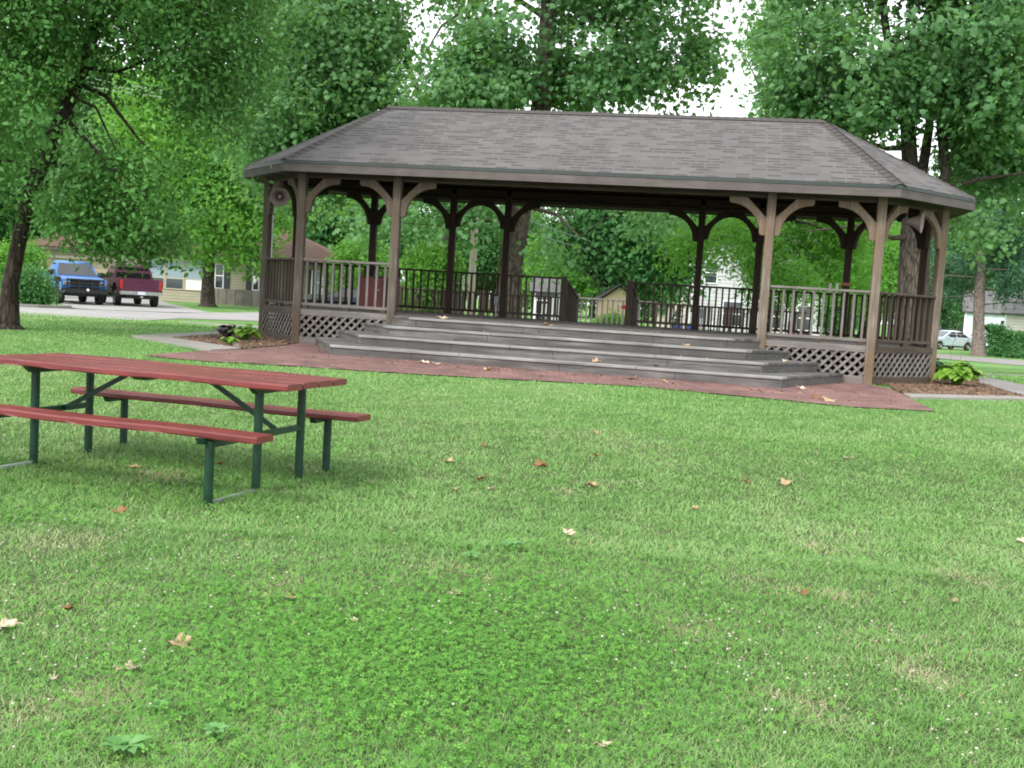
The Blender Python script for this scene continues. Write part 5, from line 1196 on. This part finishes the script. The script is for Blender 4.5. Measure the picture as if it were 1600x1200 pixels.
def inside(poly, x, y):
    r = np.zeros(len(x), bool); n = len(poly)
    for i in range(n):
        x0, y0 = poly[i][0], poly[i][1]; x1, y1 = poly[i-1][0], poly[i-1][1]
        c = ((y0 > y) != (y1 > y)); xi = (x1 - x0)*(y - y0)/((y1 - y0) if abs(y1 - y0) > 1e-9 else 1e-9) + x0
        r ^= c & (x < xi)
    return r
BARE = []
for nm in ('brick_apron', 'mulch_bed', 'mulch_bed.001', 'concrete_edging', 'concrete_edging.001', 'concrete_edging.002', 'garden_path', 'side_walk', 'side_walk.001'):
    pass
apron = G((222, 556.5), (282, 562.5), (330, 566), (420, 571), (500, 576), (640, 585), (800, 594), (1000, 605), (1200, 624), (1330, 637), (1462, 644), (1418, 622), (1390, 608)) + poly_near([(4.9, .3), (-4.9, .3)]) + G((440, 541), (380, 547))
BARE = [apron, bedL, bedR, G((205, 526.5), (344, 519.5), (345, 523.5), (268, 529.5)), G((206, 527.5), (268, 530), (376, 547), (328, 550)), G((1411, 617.5), (1440, 618.5), (1640, 622.5), (1640, 628), (1440, 623.5), (1424, 624)), G((1528, 592), (1536, 590.5), (1640, 612.5), (1640, 631), (1602, 622), (1530, 600)),
        G((1524, 585.8), (1640, 588.5), (1640, 590.5), (1524, 588)), G((283, 503.3), (320, 505.5), (412, 511.5), (412, 514.5), (318, 507.2), (283, 504.6)), [gw(*p, 0) for p in ((-4.97, 0), (4.97, 0), (6.19, 1.36), (6.19, 2.87), (4.97, 4.23), (-4.97, 4.23), (-6.19, 2.87), (-6.19, 1.36))], [gw(*p, 0) for p in ((-4.6, 0), (-3.46, -2.42), (3.46, -2.42), (4.6, 0))]]
SHRUNK = []
for p_ in BARE:
    c = sum((Vector((q[0], q[1])) for q in p_), Vector((0, 0)))/len(p_); SHRUNK.append(p_)
def scatter(n, y0, y1, rng, margin=.6, power=1.6):
    u = rng.random(n); k = 1 - power; y = (y0**k + u*(y1**k - y0**k))**(1/k)
    hw = y*.475 + margin; x = (rng.random(n)*2 - 1)*hw
    return x, y
def keep_grass(x, y, jit, rng):
    k = np.ones(len(x), bool); e_ = .55*(fbm2(x, y, 2.6, 83) - .5); jx, jy = x + rng.normal(size=len(x))*jit, y + e_ + rng.normal(size=len(x))*jit
    for p_ in BARE: k &= ~inside(p_, jx, jy)
    return k
BLADE = ([(0, -.5, 0), (0, .5, 0), (.16, -.42, .5), (.16, .42, .5), (.55, -.24, .86), (.55, .24, .86), (1, 0, 1.0)], [(0, 1, 3, 2), (2, 3, 5, 4), (4, 5, 6)])
TUFT = ([(0, -.5, 0), (0, .5, 0), (.25, .22, .62), (.25, -.22, .62), (.7, 0, 1.0)], [(0, 1, 2, 3), (3, 2, 4)])
CAMXY = np.array([0, 0])
SPOTS = [(at(px, py), r) for px, py, r in ((95, 850, .22), (60, 840, .15), (430, 918, .14), (450, 905, .10), (690, 888, .10), (725, 893, .09), (1080, 982, .16), (1050, 975, .10), (1205, 918, .16), (1180, 905, .10), (1320, 935, .12), (1265, 1110, .14), (1230, 1100, .10), (150, 1090, .14), (60, 1110, .12), (1450, 1060, .12), (1520, 905, .18), (900, 985, .08), (760, 905, .08), (1290, 860, .14), (880, 770, .12), (250, 745, .2), (480, 735, .12))]
def dry_spots(x, y):
    k = np.zeros(len(x))
    for q, r in SPOTS: k = np.maximum(k, np.exp(-(((x - q.x)/r)**2 + ((y - q.y)/(r*1.3))**2)**1.5))
    return k*np.clip(.3 + 1.4*(fbm2(x, y, 6.0, 59) - .2), 0, 1)
def grass(name, n, y0, y1, h, wd, tpl, seed, power=1.7, jit=.03):
    rng = np.random.default_rng(seed); x, y = scatter(n, y0, y1, rng, 2.3, power)
    dry = lawn_patch(x, y); lush = fbm2(x, y, .5, 33)
    k = keep_grass(x, y, jit, rng) & (rng.random(n) < np.clip(1.25 - .9*np.clip(dry - .5, 0, 1)*2, .35, 1)); x, y, dry, lush = x[k], y[k], dry[k], lush[k]; n = len(x)
    z = ground_z(x, y) - .006
    a = rng.random(n)*2*math.pi; ln = np.clip(.35 + .8*rng.random(n) + .35*(lush - .5) + .9*(fbm2(x, y, 5.5, 43) - .42), .25, 1.9); hh = h*ln; lean = hh*(.5 + 1.5*rng.random(n)); hh = hh*.85
    dirx, diry = np.cos(a), np.sin(a); zz = np.zeros(n)
    ax = np.stack([dirx, diry, zz], 1)*lean[:, None]; ay = np.stack([-diry, dirx, zz], 1)*(wd*(.7 + .6*rng.random(n))*(1 + .05*np.maximum(0, y - 6)))[:, None]
    az = np.stack([zz, zz, hh], 1)
    fine = fbm2(x, y, 3.2, 41); tint = .02 + .62*dry + .30*(fine - .35) + .36*(rng.random(n) - .4) ; straw = rng.random(n) < (.03 + .25*np.clip(fbm2(x, y, 1.1, 47) - .60, 0, 1)*3 + .75*dry_spots(x, y)); tint = np.where(straw, .86 + .12*rng.random(n), np.clip(tint, 0, .86))
    return batch_mesh(name, *tpl, np.stack([x, y, z], 1), ax, ay, az, tint, M['grass'])
gr = [grass('grass', 430000, 2.7, 6.2, .032, .0034, BLADE, 101, 1.3), grass('grass', 330000, 6.0, 11.5, .034, .0048, BLADE, 102, 1.3), grass('grass', 250000, 11.0, 19.5, .036, .0075, TUFT, 103, 1.2), grass('grass', 90000, 19, 36, .045, .014, TUFT, 104, 1.2)]
for o in gr: tag(o, kind='stuff')
tag(gr[0], 'short green lawn grass nearest the camera', 'grass'); tag(gr[1], 'short lawn grass around the picnic table', 'grass'); tag(gr[2], 'lawn grass in front of the gazebo', 'grass'); tag(gr[3], 'lawn grass beyond the gazebo towards the street', 'grass')
# clover: three rounded leaflets on a stalk, in patches
TRI = []; TF = []
for k in range(3):
    a = k*2*math.pi/3; b = len(TRI); c, s = math.cos(a), math.sin(a)
    for (u, v, z) in ((.06, 0, 0), (.45, -.34, .06), (.86, -.30, .04), (.80, 0, .0), (.86, .30, .04), (.45, .34, .06)): TRI.append((u*c - v*s, u*s + v*c, z))
    TF += [(b, b + 1, b + 2, b + 3), (b, b + 3, b + 4, b + 5)]
ML['clover'] = mat_leaf('clover_leaves', (.055, .185, .020), (.150, .36, .055), trans=(.2, .40, .03), tfac=.3)
rng = np.random.default_rng(111); x, y = scatter(230000, 2.8, 11, rng, 2.0, 1.5)
cp = fbm2(x, y, .55, 33); ell = lambda px, py, rx, ry: np.exp(-(((x - at(px, py).x)/rx)**2 + ((y - at(px, py).y)/ry)**2))
cl = .85*np.clip((cp - .56)*5, 0, 1) + 1.0*ell(560, 1040, .75, .8) + .8*ell(800, 1010, .9, .7) + .7*ell(420, 950, .6, .7) + .5*ell(1000, 930, .9, .7) + .5*ell(820, 865, .35, .3)
k = (rng.random(len(x)) < cl*.55 + .02) & keep_grass(x, y, .03, rng); x, y = x[k], y[k]; n = len(x)
nz = unit(np.stack([.35*rng.normal(size=n), .35*rng.normal(size=n) - .15, np.ones(n)], 1)); ax = unit(np.cross(nz, rng.normal(size=(n, 3)))); ay = np.cross(nz, ax); s = .0108*(.7 + .7*rng.random(n))*(1 + .04*np.maximum(0, y - 5))
o = batch_mesh('clover', TRI, TF, np.stack([x, y, ground_z(x, y) + .022 + .028*rng.random(n)], 1), ax*s[:, None], ay*s[:, None], nz*s[:, None], rng.random(n), ML['clover'])
tag(o, 'patches of clover leaves in the lawn', 'clover', kind='stuff')
# clover blossoms
rng = np.random.default_rng(112); x, y = scatter(9500, 2.9, 18, rng, 2.0, 1.01); cp = fbm2(x, y, .6, 77)
k = (rng.random(len(x)) < np.clip((cp - .47)*4, .03, 1)*.5) & keep_grass(x, y, .03, rng); x, y = x[k], y[k]; n = len(x)
ico = bmesh.new(); bmesh.ops.create_icosphere(ico, subdivisions=2, radius=1.0); iv = [(v.co.x*(1 + .18*((i*7) % 5 - 2)/2), v.co.y, v.co.z*.85) for i, v in enumerate(ico.verts)]; ico.verts.index_update(); ifs = [tuple(v.index for v in f.verts) for f in ico.faces]; ico.free()
s = .0046*(.6 + .7*rng.random(n))*(1 + .03*np.maximum(0, y - 6)); I = lambda v: np.tile(v, (n, 1))*s[:, None]
M['blossom'] = mat_leaf('clover_blossoms', (.38, .31, .22), (.56, .56, .48), trans=(.5, .5, .45), tfac=.2, spec=.1)
o = batch_mesh('clover_blossoms', iv, ifs, np.stack([x, y, ground_z(x, y) + .042 + .02*rng.random(n)], 1), I([1., 0, 0]), I([0, 1., 0]), I([0, 0, 1.]), rng.random(n), M['blossom'])
tag(o, 'small white clover blossoms dotted over the lawn', 'clover flowers', kind='stuff')
# broad-leaved weeds
def rosette(px, py, rad, n, seed, label, mat):
    q = at(px, py); rng = np.random.default_rng(seed); e = empty('weed', q, 0, label, 'weed')
    a = np.arange(n)*2.4 + rng.random(n)*.4; out = unit(np.stack([np.cos(a), np.sin(a), .25 + .25*rng.random(n)], 1)); ay = unit(np.cross(np.tile([0, 0, 1.], (n, 1)), out)); az = np.cross(out, ay); s = rad*(.7 + .5*rng.random(n))
    o = batch_mesh('leaves', HOSTA, HF, np.tile([0, 0, .035], (n, 1)) + out*.015, out*s[:, None], ay*s[:, None]*1.15, az*s[:, None]*.6, rng.random(n), mat, e)
    MB().tube([(0, 0, -.02), (0, 0, .05)], .006, 6).build('stem', mat, e)
ML['weed'] = mat_leaf('weed_leaves', (.07, .19, .05), (.13, .30, .09), tfac=.2); rosette(335, 1160, .034, 12, 121, 'broad-leaved weed in the grass near the bottom left', ML['weed']); rosette(245, 1120, .026, 9, 122, 'pale broad-leaved weed left of the bigger weed near the bottom', ML['weed'])
rosette(800, 862, .055, 11, 123, 'bright leafy weed in the middle of the lawn', ML['weed']); rosette(735, 878, .045, 9, 124, 'low leafy weed left of the bright weed in the middle of the lawn', ML['weed']); rosette(195, 1185, .055, 11, 125, 'spiky green weed at the bottom edge of the lawn', ML['weed'])
# ================================================================== FALLEN LEAVES
M['leaf_tan'] = mat_two('dry_tan_leaf', (.30, .20, .115), (.42, .30, .18), 9, 40, .8, .2, bd=.004); M['leaf_brown'] = mat_two('dry_brown_leaf', (.14, .065, .032), (.23, .115, .055), 9, 40, .8, .2, bd=.004); M['leaf_pale'] = mat_two('dry_pale_leaf', (.40, .31, .22), (.52, .43, .33), 9, 40, .8, .2, bd=.004)
def dry_leaf(pos, size, mat, seed, label, group='fallen dry leaves'):
    rg = random.Random(seed); out = []; nl = 5
    outline = []
    for i in range(24):
        a = 2*math.pi*i/24; lob = .62 + .38*abs(math.cos(a*2.5/1.0)) ; r_ = lob*(.9 + .2*rg.random()); outline.append((r_*math.cos(a), r_*math.sin(a)))
    cu, cv, tw = rg.uniform(.35, .9), rg.uniform(-.2, .5), rg.uniform(-.5, .5)
    def sh(u, v): return (u*(1 - .15*cu), v*(1 - .3*abs(cu)), cu*v*v*.75 + cv*u*u*.5 + tw*u*v*.6 + .03*rg.uniform(-1, 1))
    m = MB(); vs = [sh(0, 0)] + [sh(.55*u, .55*v) for u, v in outline] + [sh(u, v) for u, v in outline]; n = 24
    fs = [(0, 1 + i, 1 + (i + 1) % n) for i in range(n)] + [(1 + i, 1 + n + i, 1 + n + (i + 1) % n, 1 + (i + 1) % n) for i in range(n)]
    zmin = min(v[2] for v in vs); vs = [(x*size/2, y*size/2, (z - zmin)*size/2) for x, y, z in vs]; m.add(vs, fs)
    o = m.build('fallen_leaf', mat, None, loc=pos, smooth=True); o.rotation_euler = (rg.uniform(-.3, .3), rg.uniform(-.3, .3), rg.uniform(0, 6.28))
    sf = o.modifiers.new('thickness', 'SOLIDIFY'); sf.thickness = .0015
    m2 = MB().tube([(size*.30, 0, .004), (size*.62, size*.05, .018), (size*.85, size*.12, .012)], .0018, 5); m2.build('leaf_stalk', mat, o)
    return tag(o, label, 'leaf', group)
FL = [(187, 803, .13, 1, 'curled tan leaf on the grass in front of the near bench leg'), (9, 984, .12, 2, 'pale leaf cut by the left edge of the lawn'), (107, 958, .09, 1, 'small brown leaf right of the pale leaf at the left edge'), (280, 1012, .12, 0, 'tan lobed leaf at the edge of the clover patch, lower left'),
      (206, 1052, .09, 2, 'pale folded leaf below the tan lobed leaf, right one of a pair'), (190, 1055, .07, 2, 'pale folded leaf below the tan lobed leaf, left one of a pair'), (84, 1068, .05, 2, 'tiny pale leaf near the bottom left corner'), (846, 732, .19, 1, 'largest brown curled leaf in the middle of the lawn'), (888, 837, .12, 2, 'pale flat leaf below the largest brown leaf'),
      (923, 762, .15, 0, 'tan leaf with an upturned tip, right of the largest brown leaf'), (768, 768, .10, 2, 'pale narrow leaf left of and below the largest brown leaf'), (752, 752, .11, 1, 'brown leaf just above the pale narrow leaf'), (710, 768, .07, 2, 'small pale leaf left of the pale narrow leaf'), (700, 724, .15, 0, 'flat tan leaf level with the largest brown leaf, far to its left'), (757, 699, .11, 1, 'brown leaf on the lawn above the flat tan leaf'),
      (711, 932, .09, 2, 'whitish leaf standing on edge in the grass, lower middle'), (932, 715, .11, 1, 'dark brown leaf up from the tan upturned leaf'), (931, 679, .10, 0, 'tan leaf nearest the apron in the middle of the lawn'), (1323, 720, .13, 2, 'pale crumpled leaf on the right part of the lawn'), (1228, 758, .16, 0, 'tan curled leaf left of and below the pale crumpled leaf'), (1166, 756, .10, 1, 'thin brown leaf left of the tan curled leaf on the right'),
      (1086, 799, .09, 0, 'small tan leaf in the centre right of the lawn'), (1255, 932, .09, 1, 'brown leaf on a bare patch in the lower right'), (1490, 944, .06, 0, 'yellowish small leaf far right in the lower lawn'), (418, 942, .10, 0, 'tan leaf in a dry patch, lower left of the middle'), (456, 940, .09, 0, 'tan leaf right beside the one in the dry patch'), (553, 975, .05, 2, 'tiny pink-white leaf in the clover, lower middle'), (947, 1172, .06, 2, 'tiny pale leaf at the bottom middle edge'), (1595, 850, .10, 2, 'pale leaf at the right edge of the lawn'), (210, 734, .12, 0, 'tan leaf in the shade under the picnic table'), (341, 729, .10, 1, 'brown leaf between the right legs of the picnic table'),
      (665, 569, .22, 2, 'big pale curled leaf on the brick apron at the foot of the steps'), (682, 570, .20, 2, 'big pale leaf on the bricks touching another big leaf'), (762, 580, .20, 0, 'tan leaf on the bricks below the middle of the steps'), (988, 594, .24, 2, 'flat pale leaf on the bricks right of the middle of the steps'), (1038, 598, .15, 0, 'small tan leaf on the bricks right of the flat pale leaf'), (1273, 624, .26, 1, 'rust-brown leaf on the bricks by the right end of the steps'), (1295, 628, .28, 0, 'long tan leaf lying beside the rust-brown leaf on the bricks'), (1252, 609, .16, 2, 'pale leaf close to the right corner of the bottom step')]
for i, (px, py, s, k, lab) in enumerate(FL):
    q = at(px, py); q.z += .016 if py > 645 or px < 500 else .016
    dry_leaf(q, s*.82, (M['leaf_tan'], M['leaf_brown'], M['leaf_pale'])[k], 200 + i, lab)
def step_leaf(lx, ly, z, s, k, seed, lab): dry_leaf(gw(lx, ly, z + .006), s*.85, (M['leaf_tan'], M['leaf_brown'], M['leaf_pale'])[k], seed, lab)
step_leaf(-2.2, -.35, ZD, .22, 2, 301, 'pale upright leaf on the left edge of the gazebo floor'); step_leaf(-2.1, -.30, ZD, .15, 0, 302, 'small tan leaf beside the pale upright leaf on the gazebo floor'); step_leaf(-.35, -.35, ZD, .24, 0, 303, 'tan leaf at the middle front of the gazebo floor')
step_leaf(2.0, -.85, ZD*.75, .2, 0, 304, 'tan leaf on the third step near its right end'); step_leaf(.7, -2.1, ZD*.25, .2, 0, 305, 'tan leaf on the bottom step right of the middle'); step_leaf(1.6, -1.95, ZD*.25, .16, 1, 306, 'brown leaf on the bottom step nearer its right end'); step_leaf(3.6, -.6, ZD*.5, .18, 2, 307, 'pale leaf on the splayed right end of the second step')
step_leaf(-1.4, 3.7, ZD, .2, 0, 308, 'tan leaf on the floor at the foot of a back post')
# dry litter swept against the steps and along the bricks
rng = np.random.default_rng(141); n = 420; lx = rng.uniform(-4.6, 5.2, n); ly = -2.46 - np.abs(rng.normal(size=n))*.45 - .02
far_ = np.abs(lx) > 3.4; ly[far_] = -2.2 + rng.normal(size=far_.sum())*.8; k = ~inside([(-4.6, 0), (-3.46, -2.42), (3.46, -2.42), (4.6, 0)], lx, ly) & (ly < -.2); lx, ly = lx[k], ly[k]
wp = np.array([list(gw(a_, b_2, 0)) for a_, b_2 in zip(lx, ly)]); gzv = ground_z(wp[:, 0], wp[:, 1]) + .02
lx2 = rng.uniform(-3.2, 3.2, 160); lev = rng.integers(0, 4, 160); ly2 = np.array([-2.42, -1.78, -1.15, -.58])[lev] + .1 + rng.random(160)*.45; wp2 = np.array([list(gw(a_, b_2, ZD*(l_ + 1)/4 + .006)) for a_, b_2, l_ in zip(lx2, ly2, lev)])
pos = np.concatenate([np.stack([wp[:, 0], wp[:, 1], gzv], 1), wp2]); n = len(pos); a = rng.random(n)*6.28; nz = unit(np.stack([.3*rng.normal(size=n), .3*rng.normal(size=n), np.ones(n)], 1)); ax = unit(np.stack([np.cos(a), np.sin(a), .1*rng.normal(size=n)], 1)); ay = unit(np.cross(nz, ax)); az = np.cross(ax, ay); s = .022*(.5 + 1.6*rng.random(n)**3)
M['litter'] = mat_leaf('dry_litter', (.13, .075, .04), (.42, .30, .19), trans=(.2, .12, .06), tfac=.05, spec=.1)
tag(batch_mesh('leaf_litter', *LEAF_OVAL, pos, ax*s[:, None]*1.6, ay*s[:, None], az*s[:, None]*3, rng.random(n), M['litter']), 'dry crumbs and bits of leaf lying on the bricks and steps', 'leaf litter', kind='stuff')
# loose chips in the mulch
rng = np.random.default_rng(131); pos = []
for bed, n in ((bedL, 900), (bedR, 900)):
    bx = np.array([[p[0], p[1]] for p in bed]); x = rng.uniform(bx[:, 0].min(), bx[:, 0].max(), n*4); y = rng.uniform(bx[:, 1].min(), bx[:, 1].max(), n*4); k = inside(bed, x, y); pos.append(np.stack([x[k], y[k]], 1)[:n])
pos = np.concatenate(pos); n = len(pos); a = rng.random(n)*6.28; nz = unit(np.stack([.4*rng.normal(size=n), .4*rng.normal(size=n), np.ones(n)], 1)); ax = unit(np.stack([np.cos(a), np.sin(a), .2*rng.normal(size=n)], 1)); ay = unit(np.cross(nz, ax)); az = np.cross(ax, ay); s = .05*(.5 + rng.random(n))
CH = [(-.5, -.18, 0), (.5, -.14, 0), (.5, .16, 0), (-.5, .2, 0), (-.45, -.14, .12), (.45, -.1, .12), (.42, .12, .12), (-.45, .15, .12)]; CF = [(4, 5, 6, 7), (0, 1, 5, 4), (1, 2, 6, 5), (2, 3, 7, 6), (3, 0, 4, 7)]
M['chip'] = mat_leaf('wood_chips', (.10, .06, .04), (.34, .23, .15), trans=(.1, .06, .04), tfac=.02, spec=.1)
tag(batch_mesh('mulch_chips', CH, CF, np.stack([pos[:, 0], pos[:, 1], ground_z(pos[:, 0], pos[:, 1]) + .03], 1), ax*s[:, None], ay*s[:, None], az*s[:, None], rng.random(n)**2, M['chip']), 'loose bark chips covering the two planting beds', 'bark mulch', kind='stuff')
